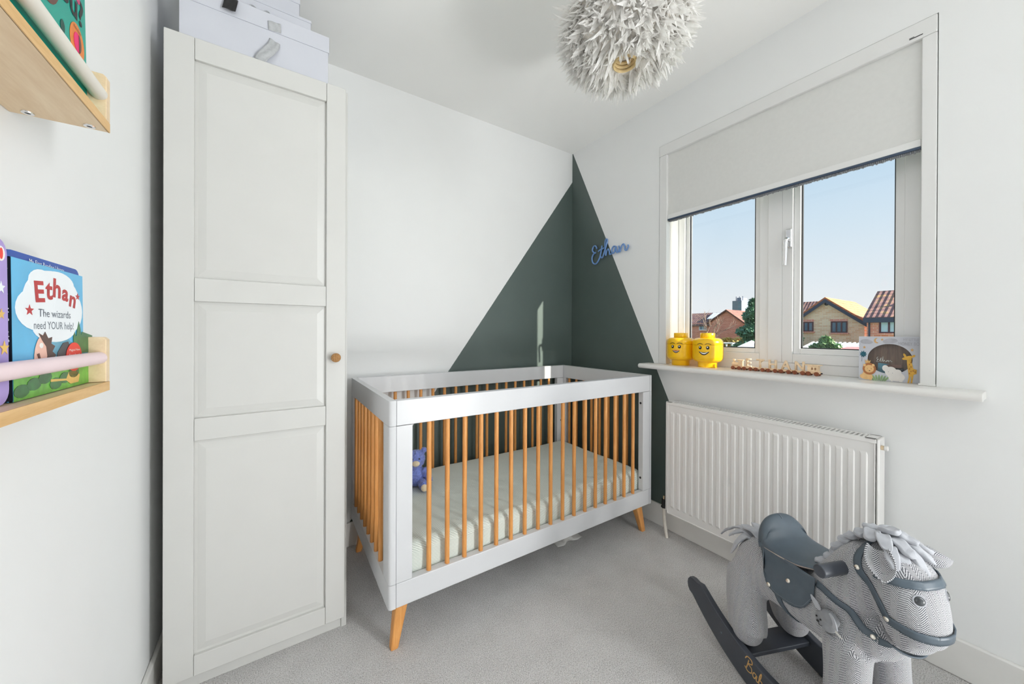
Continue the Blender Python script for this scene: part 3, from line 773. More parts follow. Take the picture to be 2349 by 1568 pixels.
P.print_('hill_print', [[(.0, 0), (w, 0), (w, .052), (.12, .046), (.09, .034), (.05, .030), (.02, .036), (0, .034)]], 'cover_hill', bk, .0002)
P.print_('bush_print', [ell(.012+.021*i, .012+.006*(i % 3), .013, .009, 12) for i in range(6)], 'cover_hill_dark', bk, .0006)
P.print_('distant_hill_print', [[(.062, .070), (.07, .084), (.086, .088), (.10, .084), (.112, .075), (w, .07), (w, .05), (.07, .05)]], 'note_blue', bk, .0001)
P.print_('castle_print', [[(.118, .055), (.118, .085), (.121, .092), (.124, .085), (.126, .085), (.128, .098), (.132, .110), (.136, .098), (.138, .086), (.141, .092), (w, .085), (w, .055)]], 'cover_hill_dark', bk, .0005)
P.print_('face_print', [ell(.050, .058, .016, .030, 24, R(-6))], 'skin_print', bk, .0006)
P.print_('hair_print', [[(.050, .030), (.060, .036), (.072, .040), (.066, .048), (.076, .056), (.068, .062), (.074, .070), (.066, .074), (.068, .084), (.060, .082), (.054, .092), (.050, .086), (.042, .090), (.048, .080), (.056, .070), (.058, .056), (.054, .042)]], 'hair_print', bk, .0009)
P.print_('eye_print', [ell(.046, .072, .0035, .004, 12), ell(.053, .046, .0035, .004, 12)], 'print_white', bk, .0011)
P.print_('mouth_print', [[(.038, .060), (.041, .052), (.043, .046), (.044, .054), (.042, .061)]], 'brown_print', bk, .0011)
P.print_('cape_print', [[(.060, .030), (.074, .038), (.080, .060), (.092, .074), (.104, .076), (.112, .062), (.108, .040), (.090, .030)]], 'cape_print', bk, .0007)
P.print_('broom_print', [[(.064, .020), (.098, .016), (.104, .026), (.120, .028), (.132, .018), (.128, .006), (.108, .006), (.098, .013), (.064, .016)]], 'straw_print', bk, .0008)
P.print_('round_sticker', [ell(.117, .050, .020, .024, 28)], 'sticker_red', bk, .0013)
P.text('sticker_lettering', 'Magical New', .117, .060, .0052, 'print_white', bk, .0017); P.text('sticker_lettering', 'Storybook', .117, .051, .0066, 'print_white', bk, .0017)
P.sx = P.sy = 1
PS = Plane((XL+.0740, .6279, zs_), (1, 0, 0), (-math.sin(R(.6)), 0, math.cos(R(.6)))); PS.sx = .62
PS.print_('spine_print', [[(0.0003, 0.001), (.0118, 0.001), (.0118, .159), (.0003, .159)]], 'book_navy', bk, .0001)
PS.print_('star_print', [star(.006, .146, .0026), star(.006, .118, .0026), star(.006, .02, .0026)], 'cover_cloud', bk, .0005)
PS.text('spine_lettering', 'My Special Story', .0035, .104, .0085, 'cover_cloud', bk, .0005, rot=-PI/2, align='LEFT', sx=.9)
bk, P, w = book('board_book', 'lilac board book at the near end of the lower ledge', .470, .621, zs_, .176, XL+.066, .0155, R(.6), 'book_purple', .016, 'books on the ledges')
P.print_('logo_print', [ell(w-.012, .160, .007, .008, 18)], 'print_white', bk); P.print_('logo_print', [ell(w-.012, .160, .0025, .006, 12)], 'sticker_red', bk, .0009)
P.print_('star_print', [star(w-.012, .124, .007), star(w-.03, .11, .005)], 'cover_cloud', bk); P.print_('star_print', [star(w-.012, .096, .006), star(w-.008, .06, .008)], 'straw_print', bk)

# ------------------------------------------------------------------ name sign on the wall
P = Plane((XR-.010, 1.792, 1.548), (0, -1, 0), (0, 0, 1))
ns = empty('name_sign', 'light blue script name sign of bent tube on the painted triangle', 'sign', (0, 0, 0))
P.stroke('letter_tube', [(.058, .128), (.046, .150), (.026, .150), (.016, .126), (.030, .108), (.046, .104), (.024, .098), (.012, .070), (.022, .038), (.050, .028), (.080, .058), (.096, .104), (.104, .142)], .0052, 'neon_blue', ns, 0, 8)
P.stroke('letter_tube', [(.074, .108), (.090, .115), (.124, .122)], .0048, 'neon_blue', ns, .004, 6)
P.stroke('letter_tube', [(.090, .080), (.098, .062), (.112, .066), (.132, .110), (.146, .150), (.150, .172), (.138, .176), (.131, .150), (.134, .102), (.138, .070), (.146, .096), (.160, .108), (.168, .092), (.172, .072), (.186, .072)], .0050, 'neon_blue', ns, .001, 8)
P.stroke('letter_tube', [(.222, .112), (.204, .116), (.190, .096), (.196, .074), (.212, .080), (.224, .112), (.228, .080), (.238, .072), (.250, .090)], .0050, 'neon_blue', ns, .002, 8)
P.stroke('letter_tube', [(.246, .112), (.252, .092), (.254, .072), (.268, .104), (.284, .116), (.294, .100), (.296, .078), (.308, .074), (.322, .094), (.318, .104)], .0050, 'neon_blue', ns, .001, 8)
for a, c in ((.03, .05), (.30, .1), (.146, .15)): MB().tube([P.o+P.u*a+P.v*c-P.n*.010, P.o+P.u*a+P.v*c], .002, 6).build('wall_pin', 'chrome', ns)

# ------------------------------------------------------------------ yellow storage heads on the sill
def jar(name, label, x_, y_, girl, turn):
    e_ = empty(name, label, 'jar', (x_, y_, .9255), turn, 'yellow face jars on the sill')
    rb = .071
    prof = [(.044, 0), (.045, .002), (.045, .024), (.047, .028)] + [(.047+(rb-.047)*math.sin(a), .054-.026*math.cos(a)) for a in [R(15*i) for i in range(1, 7)]] + [(rb+.0005, .09), (rb, .115)]
    MB().lathe(prof+[(rb-.004, .115), (.02, .115)], 48).build('jar_body', 'jar_yellow', e_, smooth=True)
    lid = [(rb-.001, .1155), (rb, .117)] + [(.047+(rb-.047)*math.cos(a), .126+.024*math.sin(a)) for a in [R(15*i) for i in range(0, 7)]] + [(.036, .1515)]
    MB().lathe([(.03, .1155)]+lid+[(.02, .152)], 48).build('lid', 'jar_yellow', e_, smooth=True)
    MB().lathe([(.02, .150), (.0345, .150), (.0355, .1515), (.0355, .174), (.034, .176), (.02, .1765)], 40).build('stud', 'jar_yellow', e_, smooth=True, bevel=0)
    def onface(poly, name_, mat, lift):
        # wrap a flat outline (arc length, height) on to the barrel
        q = MB(); k = len(poly); rr = rb+lift
        def rad(z): return rr if .055 < z < .122 else rr-.0006
        q.v = [(rad(z)*math.sin(a/rb), -rad(z)*math.cos(a/rb), z) for a, z in poly]
        cxy = (sum(p[0] for p in poly)/k, sum(p[1] for p in poly)/k)
        q.v.append((rad(cxy[1])*math.sin(cxy[0]/rb), -rad(cxy[1])*math.cos(cxy[0]/rb), cxy[1]))
        q.f = [(i, (i+1) % k, k) for i in range(k)]
        return q.build(name_, mat, e_, smooth=True)
    for s_ in (-1, 1):
        onface(ell(s_*.0175, .102, .0076, .0092, 18), 'eye_print', 'print_black', .0006)
        onface(ell(s_*.0175-.001, .1048, .0030, .0034, 12), 'eye_glint', 'print_white', .0010)
        arc = [(s_*.019+.014*t_, .119+.005*(1-t_*t_)-s_*t_*.0005) for t_ in [-1+.2*i for i in range(11)]]
        onface_arc = arc+[(a, b_-.0026) for a, b_ in reversed(arc)]
        q = MB(); nn = len(arc)
        q.v = [((rb+.0006)*math.sin(a/rb), -(rb+.0006)*math.cos(a/rb), z) for a, z in arc+[(a, b_-.0028) for a, b_ in arc]]
        q.f = [(i, i+1, nn+i+1, nn+i) for i in range(nn-1)]
        q.build('brow_print', 'print_black', e_)
        if girl:
            q = MB()
            for k_ in range(3):
                a0 = R(20+28*k_); p0 = (s_*(.017+.006*math.cos(a0)), .102+.007*math.sin(a0)); p1 = (s_*(.017+.012*math.cos(a0)), .102+.0125*math.sin(a0)); w_ = .0009
                n0 = len(q.v); q.v += [((rb+.0006)*math.sin(a/rb), -(rb+.0006)*math.cos(a/rb), z) for a, z in ((p0[0]-w_, p0[1]), (p0[0]+w_, p0[1]), p1)]; q.f.append((n0, n0+1, n0+2))
            q.build('lash_print', 'print_black', e_)
    sm = 1.0 if not girl else .78
    def smile(w_, dt, db, zc):
        T = [-1+.1*i for i in range(21)]
        up_ = [(w_*t_, zc-dt*(1-t_*t_)) for t_ in T]; lo = [(w_*t_, zc-db*(1-t_*t_)) for t_ in T]
        return up_, lo
    def strip(up_, lo, name_, mat, lift):
        q = MB(); nn = len(up_)
        q.v = [((rb+lift)*math.sin(a/rb), -(rb+lift)*math.cos(a/rb), z) for a, z in up_+lo]
        q.f = [(i, i+1, nn+i+1, nn+i) for i in range(nn-1)]
        return q.build(name_, mat, e_)
    zc = .083
    if girl: strip(*smile(.0225*sm, -.002, .022*sm, zc+.001), 'lip_print', 'lip_coral', .0004)
    strip(*smile(.0255*sm, .004, .0185*sm, zc), 'mouth_print', 'print_black', .0008)
    strip(*smile(.0200*sm, .0072, .0128*sm, zc), 'teeth_print', 'print_white', .0012)
    return e_
jar('face_jar', 'yellow face jar with eyelashes and coral lips, by the window jamb', 1.860, 1.138, True, R(-78))
jar('face_jar', 'yellow face jar with a broad grin and plain brows, nearer the train', 1.860, .990, False, R(-76))

# ------------------------------------------------------------------ wooden letter train
TX = 1.866
def wheels(e_, ys_, r=.0085):
    for y_ in ys_:
        for sx_ in (-1, 1):
            o = MB().lathe([(.002, -.003), (r-.001, -.003), (r, -.002), (r, .002), (r-.001, .003), (r*.5, .003), (r*.4, .0045), (.001, .0045)], 18).build('wheel', 'wheel_wood', e_)
            o.rotation_euler = (0, R(90*sx_), 0); o.location = (sx_*.0125, y_, r)
def coach(label, y_, letter=None, kind='letter'):
    e_ = empty('toy_coach' if kind != 'engine' else 'toy_engine', label, 'toy train', (TX, y_, .9255), R(-3), 'wooden letter train on the sill')
    B(-.009, .009, -.024, .024, .008, .017).build('chassis', 'toy_wood', e_, bevel=.0015)
    wheels(e_, (-.014, .014))
    MB().tube([(0, -.024, .011), (0, -.030, .011)], .0025, 8).build('coupling', 'steel_dark', e_)
    if kind == 'letter':
        Pn = Plane((-.006, 0, .0172), (0, -1, 0), (0, 0, 1))
        o = Pn.text('letter', letter, 0, 0, .056, 'toy_wood', e_, 0, bold=.0008, sx=.9)
        sl = o.modifiers.new('solid', 'SOLIDIFY'); sl.thickness = .010; sl.offset = -1
    elif kind == 'engine':
        MB().tube([(0, -.012, .026), (0, .022, .026)], .0085, 14).build('boiler', 'toy_wood', e_, bevel=.001)
        MB().lathe([(.004, .030), (.0045, .044), (.0065, .046), (.0065, .049)], 12, (0, .014, 0)).build('chimney', 'toy_wood', e_)
        B(-.009, .009, -.024, -.008, .017, .044).build('cab', 'toy_wood', e_, bevel=.001)
        B(-.012, .012, -.027, -.003, .044, .048).build('roof', 'toy_wood', e_, bevel=.001)
    else:
        m_ = MB()
        m_.box(-.010, .010, -.018, .018, .017, .024); m_.box(-.010, .010, -.018, .018, .034, .042)
        for a in ((-.018, -.012), (-.006, -.001), (.005, .018)): m_.box(-.010, .010, a[0], a[1], .024, .034)
        m_.build('cabin', 'toy_wood', e_); B(-.014, .014, -.026, .026, .042, .046).build('roof', 'toy_wood', e_, bevel=.001)
coach('little wooden train engine with a chimney at the head of the letter train', .850, kind='engine')
for i, ch in enumerate('ETHAN'):
    coach('wooden train coach carrying the letter %s on the sill' % ch, .800-.0497*i, ch)
coach('wooden guard van with a flat roof and cabin windows at the train end', .800-.0497*5+.003, kind='van')

# ------------------------------------------------------------------ money box by the reveal
mb = empty('money_box', 'white framed money box printed with a lion, elephant and giraffe on the sill', 'money box', (0, 0, 0))
o_ = Vector((1.874, .418, .9255)); tu = Vector((.02, -.195, 0)).normalized()
P = Plane(o_, tu, (0, 0, 1)); BW, BH, BT = .196, .165, .034
OX, OY = .081, .083; op = ell(OX, OY, .057, .055, 40)
outer = []
for (a, b_) in op:     # project each opening point to the outer rectangle
    dx, dy = a-OX, b_-OY; k = min((BW-OX if dx > 0 else OX)/max(1e-6, abs(dx)), (BH-OY if dy > 0 else OY)/max(1e-6, abs(dy))); outer.append((OX+dx*k, OY+dy*k))
def rectring(d):
    return [P.o+P.u*a+P.v*b_+P.n*d for a, b_ in outer]
def opring(d): return [P.o+P.u*a+P.v*b_+P.n*d for a, b_ in op]
# snap the outer ring to true corners
for cxy in ((0, 0), (BW, 0), (BW, BH), (0, BH)):
    k = min(range(len(outer)), key=lambda i: (outer[i][0]-cxy[0])**2+(outer[i][1]-cxy[1])**2); outer[k] = cxy
m = MB(); m.ring([rectring(-BT), rectring(0), opring(0), opring(-.005)], True, False); m.f.append(tuple(range(len(op)-1, -1, -1)))
m.build('frame', 'card_white', mb)
MB().prism(ell(OX, OY, .064, .064, 30), P.o, P.u, P.v, P.n, -.030, -.028).build('backing', 'box_wood', mb)
P2 = Plane(P.o-P.n*.0275, P.u, P.v); P2.sx = .80
for i in range(5): P2.print_('plank_joint', [[(.045+.024*i, .02), (.0458+.024*i, .02), (.0458+.024*i, .136), (.045+.024*i, .136)]], 'brown_print', mb, .0002)
P2.stroke('name_print', [(.062, .088), (.058, .084), (.060, .078), (.064, .080), (.060, .076), (.058, .070), (.066, .072), (.072, .086), (.070, .070), (.076, .076), (.078, .090), (.078, .070), (.083, .077), (.086, .070), (.092, .077), (.089, .070), (.096, .077), (.096, .070), (.102, .077), (.105, .071), (.108, .073)], .0008, 'print_white', mb, .0005, 4)
P2.print_('bank_note', [[(.060, .030), (.095, .026), (.097, .062), (.062, .066)]], 'note_blue', mb, .001)
P2.print_('bank_note', [[(.088, .028), (.138, .034), (.136, .062), (.090, .060)]], 'note_brown', mb, .0016)
P2.print_('bank_note', [[(.104, .024), (.146, .022), (.146, .048), (.106, .050)]], 'cape_print', mb, .0022)
MB().prism(ell(OX, OY, .0585, .0565, 30), P.o, P.u, P.v, P.n, -.006, -.005).build('pane', 'glass', mb)
P.sx = .76
P.print_('cloud_print', [ell(.025, .146, .020, .009, 20), ell(.036, .144, .014, .007, 16), ell(.112, .150, .022, .009, 20), ell(.098, .147, .014, .007, 16)], 'grey_print', mb)
mo = [(.064+.010*math.cos(a), .150+.010*math.sin(a)) for a in [R(70+20*i) for i in range(12)]]+[(.068+.008*math.cos(a), .151+.008*math.sin(a)) for a in [R(280-18*i) for i in range(11)]]
P.print_('moon_print', [mo], 'gold_flat', mb)
P.print_('star_print', [star(.082, .154, .006), star(.020, .124, .0065), star(.180, .118, .007)], 'gold_flat', mb)
P.text('lettering', 'MY LITTLE', .176, .150, .0135, 'grey_print', mb, sx=.8)
P.text('lettering', 'MONEY BOX', .174, .134, .0165, 'grey_print', mb, sx=.8)
lf = [(.016+(.014 if i % 2 == 0 else .009)*math.cos(2*PI*i/18), .098+(.014 if i % 2 == 0 else .008)*math.sin(2*PI*i/18)) for i in range(18)]
P.print_('leaf_print', [lf, [(.0095, .07), (.0105, .07), (.0125, .09), (.0115, .09)]], 'leaf_teal', mb)
P.print_('lion_body_print', [ell(.028, .014, .024, .012, 20), ell(.030, .022, .016, .016, 18), ell(.042, .010, .007, .010, 12)], 'lion_tan', mb, .0006)
P.print_('lion_mane_print', [ell(.038, .043, .024, .0225, 26)], 'lion_mane', mb, .0010); P.print_('lion_face_print', [ell(.038, .043, .0165, .0145, 22), ell(.021, .056, .005, .005, 12), ell(.052, .057, .005, .005, 12)], 'lion_tan', mb, .0014)
P.print_('crown_print', [[(.024, .064), (.022, .078), (.028, .071), (.032, .080), (.036, .071), (.043, .076), (.040, .064)]], 'gold_flat', mb, .0008)
P.print_('face_mark_print', [ell(.045, .043, .0015, .0012, 8), ell(.032, .044, .0012, .0008, 8), ell(.039, .036, .0025, .0016, 8)], 'print_black', mb, .0019)
P.print_('elephant_print', [ell(.132, .018, .026, .017, 22), ell(.112, .036, .020, .019, 22), ell(.094, .048, .011, .012, 16, R(30)), ell(.134, .036, .013, .010, 16), [(.098, .03), (.108, .004), (.114, .006), (.110, .03)], [(.112, .001), (.120, .001), (.120, .02), (.112, .02)], [(.140, .001), (.150, .001), (.152, .02), (.140, .02)]], 'elephant', mb, .0008)
P.print_('elephant_mark_print', [ell(.104, .036, .0014, .0014, 8), ell(.118, .032, .0014, .0014, 8), [(.118, .003), (.140, .003), (.140, .004), (.118, .004)]], 'grey_print', mb, .0014)
P.print_('grass_print', [ell(.072+.0085*i, .012-.0012*abs(i), .0032, .012, 10, R(-14*i)) for i in range(-3, 4)], 'leaf_green', mb, .0006)
P.print_('giraffe_print', [[(.164, .072), (.170, .022), (.166, 0), (.171, 0), (.176, .024), (.178, .024), (.176, 0), (.181, 0), (.185, .03), (.194, .034), (.195, .048), (.184, .052), (.178, .080), (.180, .092), (.176, .098), (.166, .096), (.152, .090), (.148, .086), (.152, .082), (.164, .082)], ell(.157, .098, .004, .008, 12, R(30)), ell(.184, .096, .004, .007, 12, R(-60))], 'giraffe', mb, .0012)
P.print_('giraffe_spot_print', [ell(.172+.005*(i % 2), .034+.008*i, .0022, .003, 8) for i in range(6)]+[ell(.184, .044, .003, .003, 8), ell(.190, .04, .002, .003, 8)], 'giraffe_spot', mb, .0018)

# ------------------------------------------------------------------ soft toys in the crib
def blobs(parts, vox, name, mat, parent, rough=0., sm=3):
    m_ = MB()
    for q in parts:
        if q[0] == 'b': m_.ball(q[1], q[2], 20, 14)
        else: m_.tube(spline(q[1], 5), [tuple(a) if isinstance(a, tuple) else a for a in spline([(r_,) if not isinstance(r_, tuple) else r_ for r_ in q[2]], 5)] if isinstance(q[2], list) else q[2], 14)
    me = m_.mesh(name); o = bpy.data.objects.new(name, me); COL.objects.link(o)
    rm = o.modifiers.new('r', 'REMESH'); rm.mode = 'VOXEL'; rm.voxel_size = vox
    s_ = o.modifiers.new('s', 'SMOOTH'); s_.iterations = sm; s_.factor = .5
    dg = bpy.context.evaluated_depsgraph_get(); me2 = bpy.data.meshes.new_from_object(o.evaluated_get(dg))
    bpy.data.objects.remove(o); me2.name = name
    if rough:
        for v in me2.vertices: v.co += v.normal*rough*noise.noise(v.co*160)+v.normal*rough*.8*noise.noise(v.co*330)
    return obj(name, me2, mat, parent, smooth=True)
tb = empty('teddy', 'blue fluffy soft toy sitting at the head end of the crib', 'soft toy', (.562, 1.715, .348), R(-20))
blobs([('b', (0, 0, .055), (.042, .038, .055)), ('b', (.004, -.006, .135), (.043, .042, .042)), ('b', (-.034, 0, .176), (.015, .011, .015)), ('b', (.040, 0, .174), (.015, .011, .015)),
       ('t', [(.036, -.01, .085), (.058, -.02, .055), (.064, -.03, .03)], .018), ('t', [(-.036, -.01, .085), (-.058, -.02, .055), (-.062, -.03, .03)], .018)], .005, 'body', 'plush_blue', tb, .004)
for s_ in (-1, 1): blobs([('t', [(s_*.026, -.01, .026), (s_*.040, -.05, .022), (s_*.044, -.078, .026)], .022)], .005, 'leg', 'plush_blue', tb, .004)
for s_ in (-1, 1): MB().ball((s_*.044, -.098, .028), (.016, .006, .017)).build('foot_pad', 'plush_cream', tb, smooth=True)
MB().ball((.004, -.046, .125), (.018, .012, .014)).build('muzzle', 'plush_cream', tb, smooth=True)
for s_ in (-1, 1): MB().ball((.004+s_*.016, -.044, .146), .004).build('eye', 'eye_dark', tb, smooth=True)
t2 = empty('bunny', 'pale cream and white soft toy lying behind the end slats', 'soft toy', (.436, 1.862, .348), R(-50))
blobs([('b', (0, 0, .045), (.042, .036, .045)), ('b', (0, -.005, .112), (.034, .033, .033)), ('t', [(-.014, 0, .135), (-.02, .004, .165), (-.026, .008, .19)], .011), ('t', [(.014, 0, .135), (.02, .004, .165), (.028, .004, .186)], .011)], .005, 'body', 'plush_cream', t2, .003)
for s_ in (-1, 1): blobs([('t', [(s_*.03, -.01, .02), (s_*.044, -.045, .02), (s_*.046, -.06, .026)], .018)], .005, 'leg', 'plush_cream', t2, .003)
blobs([('b', (-.018, -.022, .05), (.030, .022, .034))], .004, 'belly_patch', 'plush_pale', t2, .003)
for s_ in (-1, 1): MB().ball((s_*.012, -.036, .118), .003).build('eye', 'eye_dark', t2, smooth=True)

# crumpled cloth on the carpet under the crib
m = MB()
m.grid(lambda i, j: (1.20+.17*i+.02*noise.noise((i*4, j*4, 1)), 1.395+.12*j+.02*noise.noise((i*3, j*3, 4)), .002+max(0, math.sin(PI*i)*math.sin(PI*j))**.6*(.020+.022*abs(noise.noise((i*7, j*7, 9))))), 30, 22)
tag(m.build('muslin_cloth', 'cloth_white', None, smooth=True, solid=.001), 'crumpled white cloth lying on the carpet under the crib', 'cloth')

# ------------------------------------------------------------------ feather pendant
pc = Vector((.971, .799, 2.125)); RX, RZ = .198, .134
pn = empty('pendant_lamp', 'white feather pendant lampshade hanging from the ceiling', 'lamp', pc)
MB().tube([(0, 0, .10), (0, 0, CZ-pc.z-.02)], .003, 8).build('cord', 'rod_white', pn)
MB().lathe([(.02, CZ-pc.z-.035), (.045, CZ-pc.z-.02), (.048, CZ-pc.z-.0005)], 24).build('ceiling_rose', 'gloss_white', pn, smooth=True)
prof = [(.045+(RX-.065)*math.sin(a)**.7 if False else max(.036, (RX-.012)*math.sin(a)), -(RZ-.012)*math.cos(a)) for a in [R(12+9*i) for i in range(18)]]
m = MB(); m.ring([[(r_*math.cos(2*PI*j/40), r_*math.sin(2*PI*j/40), z_) for j in range(40)] for r_, z_ in prof], True, False)
m.build('shade_core', 'shade_core', pn, smooth=True)
for k in range(3):
    MB().tube([((.036-.002*k)*math.cos(2*PI*i/28), (.036-.002*k)*math.sin(2*PI*i/28), -RZ+.014+.012*k) for i in range(29)], [(.006, .004)]*29, 8, side=(0, 0, 1), cap=False).build('shade_ring', 'shade_ring', pn, smooth=True)
MB().lathe([(.001, -RZ+.046), (.036, -RZ+.046), (.037, -RZ+.052)], 24).build('pale_disc', 'shade_core', pn)  # pale disc added so the shade opening does not look dark
MB().lathe([(.004, -.03), (.02, -.028), (.028, -.012), (.026, .01), (.013, .035), (.013, .06)], 20).build('bulb', 'rod_white', pn, smooth=True)
def feather_verts(L, w, curl, nl=6):
    V = []; F = []
    for i in range(nl+1):
        t_ = i/nl; ww = w*(math.sin(PI*min(1, t_*.82+.12))**.8)*(.55+.45*(1-t_)) if i < nl else w*.06
        zz_ = curl*L*t_*t_
        V += [(-ww, L*t_, zz_+ww*.35), (0, L*t_, zz_), (ww, L*t_, zz_+ww*.35)]
    for i in range(nl): a = i*3; F += [(a, a+1, a+4, a+3), (a+1, a+2, a+5, a+4)]
    return V, F
def feather_frame(th, ph, jit):
    nrm = Vector((math.sin(ph)*math.cos(th)/RX, math.sin(ph)*math.sin(th)/RX, -math.cos(ph)/RZ)).normalized()
    pos = Vector((RX*.9*math.sin(ph)*math.cos(th), RX*.9*math.sin(ph)*math.sin(th), -RZ*.9*math.cos(ph)))
    down = Vector((0, 0, -1)); out = Vector((math.cos(th), math.sin(th), 0))
    d = (down*.8+out*.5+nrm*.30+Vector((random.uniform(-1, 1), random.uniform(-1, 1), random.uniform(-.6, .6)))*jit).normalized()
    x_ = d.cross(nrm).normalized(); z_ = x_.cross(d)
    return pos, x_, d, z_
m = MB(); rng = random.Random(3)
for i in range(3600):
    th = rng.uniform(0, 2*PI); ph = math.acos(rng.uniform(-.75, .97)); L = rng.uniform(.03, .075); w = rng.uniform(.004, .012)
    pos, x_, d, z_ = feather_frame(th, ph, .8)
    V, F = feather_verts(L, w, rng.uniform(-.5, .5), 3); n = len(m.v)
    m.v += [tuple(pos+x_*a+d*b_+z_*c) for a, b_, c in V]; m.f += [tuple(n+q for q in f_) for f_ in F]
fo = obj('fluff', m.mesh('fluff'), 'feather', pn, smooth=True); fo['kind'] = 'stuff'
fm = []
for q, (L, w, cu) in enumerate(((.075, .009, .35), (.065, .011, -.4), (.085, .008, .6))):
    V, F = feather_verts(L, w, cu, 7); mm = MB(); mm.v = V; mm.f = F; me = mm.mesh('feather'); me.materials.append(MATS['feather'])
    for p in me.polygons: p.use_smooth = True
    fm.append(me)
for i in range(130):
    th = rng.uniform(0, 2*PI); ph = math.acos(rng.uniform(-.35, .9))
    pos, x_, d, z_ = feather_frame(th, ph, .55)
    o = bpy.data.objects.new('feather', fm[i % 3]); COL.objects.link(o); o.parent = pn
    M_ = Matrix((x_, d, z_)).transposed().to_4x4(); M_.translation = pos; s_ = rng.uniform(.6, 1.05)
    o.matrix_local = M_ @ Matrix.Scale(s_, 4)

# ------------------------------------------------------------------ rocking horse
HO = Vector((1.402, .595, 0)); HF = Vector((-.37315, -.92777, 0)); HS = Vector((.92777, -.37315, 0))
MH = Matrix((HF, HS, Vector((0, 0, 1)))).transposed().to_4x4(); MH.translation = HO
hs = empty('rocking_horse', 'grey herringbone plush rocking horse with dark saddle and bridle, by the radiator', 'rocking horse', mat=MH)
def L2(c): return c
def weave_uv(me):
    l = me.uv_layers.new(name='UVMap')
    for p in me.polygons:
        n_ = p.normal
        for li in p.loop_indices:
            c = me.vertices[me.loops[li].vertex_index].co
            if abs(n_.z) > .86: q = (c.y, c.x)
            elif abs(n_.y) > abs(n_.x)*.8: q = (c.x*(1 if n_.y < 0 else -1), c.z)
            else: q = (c.y, c.z)
            l.data[li].uv = q
def plush(parts, vox, name, parent, sm=6):
    m_ = MB()
    for pts, rads in parts:
        P_ = spline(pts, 5); Rr = spline(rads, 5)
        m_.tube(P_, [tuple(r_) for r_ in Rr], 20, side=(0, 1, 0))
        m_.ball(P_[0], (Rr[0][1]*.75, Rr[0][0]*.97, Rr[0][1]*.75), 18, 12); m_.ball(P_[-1], (Rr[-1][1]*.75, Rr[-1][0]*.97, Rr[-1][1]*.75), 18, 12)
    me = m_.mesh(name); o = bpy.data.objects.new(name, me); COL.objects.link(o)
    rm = o.modifiers.new('r', 'REMESH'); rm.mode = 'VOXEL'; rm.voxel_size = vox
    s_ = o.modifiers.new('s', 'SMOOTH'); s_.iterations = sm; s_.factor = .5
    dg = bpy.context.evaluated_depsgraph_get(); me2 = bpy.data.meshes.new_from_object(o.evaluated_get(dg))
    bpy.data.objects.remove(o); me2.name = name; weave_uv(me2)
    return obj(name, me2, 'herringbone', parent, smooth=True)
torso = [((.030, 0, .302), (.075, 0, .322), (.15, 0, .334), (.24, 0, .340), (.32, 0, .348), (.375, 0, .352)), ((.078, .076), (.094, .090), (.096, .088), (.094, .092), (.090, .092), (.074, .078))]
neck = [((.30, 0, .38), (.335, 0, .44), (.365, 0, .50), (.388, 0, .54)), ((.088, .080), (.084, .074), (.078, .066), (.070, .054))]
head = [((.392, 0, .552), (.424, 0, .522), (.442, 0, .474), (.450, 0, .428), (.452, 0, .400)), ((.060, .046), (.076, .060), (.073, .058), (.066, .054), (.060, .042))]
legs = []
for s_ in (-1, 1):
    legs.append([((.352, s_*.058, .31), (.357, s_*.066, .22), (.360, s_*.072, .155), (.362, s_*.074, .125)), ((.046, .052), (.044, .046), (.045, .048), (.046, .050))])
    legs.append([((.055, s_*.060, .30), (.062, s_*.076, .235), (.078, s_*.086, .165), (.084, s_*.090, .135)), ((.048, .070), (.050, .064), (.050, .062), (.046, .060))])
body = plush([torso, neck, head]+legs, .0055, 'body', hs)
bvh = BVHTree.FromPolygons([v.co.copy() for v in body.data.vertices], [tuple(p.vertices) for p in body.data.polygons])
def snap(p, off):
    loc, n_, i, d = bvh.find_nearest(Vector(p))
    return loc+n_*off, n_
def strap(name, pts, width, mat, parent, off=.0025, th=.0028, n=8, taper=False, closed=False):
    P_ = [snap(p, off) for p in spline(pts, n)]
    for _ in range(3):
        Q = [P_[0]]+[((P_[i-1][0]+P_[i][0]*2+P_[i+1][0])/4, (P_[i-1][1]+P_[i][1]*2+P_[i+1][1]).normalized()) for i in range(1, len(P_)-1)]+[P_[-1]]; P_ = Q
    m_ = MB(); V = []
    K = len(P_)
    for i, (p, n_) in enumerate(P_):
        t_ = (P_[min(i+1, K-1)][0]-P_[max(i-1, 0)][0]).normalized(); sd = t_.cross(n_).normalized()
        m_.v += [tuple(p+sd*width*q/2) for q in (-1, -.33, .33, 1)]
    for i in range(K-1):
        for j in range(3): a = i*4+j; m_.f.append((a, a+4, a+5, a+1))
    o = m_.build(name, mat, parent, smooth=True, solid=th)
    o.modifiers['solid'].offset = 0
    return o
def rivet(p, parent, off=.005, r=.0058):
    q, n_ = snap(p, off)
    m_ = MB(); m_.lathe([(.001, .0028), (r*.55, .0026), (r*.9, .0014), (r, 0), (r, -.003)], 16)
    o = m_.build('rivet', 'silver_rivet', parent, smooth=True)
    o.matrix_local = Matrix.Translation(q) @ n_.to_track_quat('Z', 'Y').to_matrix().to_4x4()
    return o
br = bpy.data.objects.new('bridle', None); COL.objects.link(br); br.parent = hs
for s_ in (-1, 1):
    strap('cheek_strap', [(.372, s_*.045, .595), (.378, s_*.075, .56), (.392, s_*.09, .525), (.418, s_*.095, .480), (.442, s_*.09, .440)], .016, 'leather', br)
    rivet((.391, s_*.1, .531), br, .0055); rivet((.440, s_*.1, .441), br, .0055)
strap('headpiece', [(.372, -.05, .588), (.368, -.02, .60), (.368, .02, .60), (.372, .05, .588)], .016, 'leather', br)
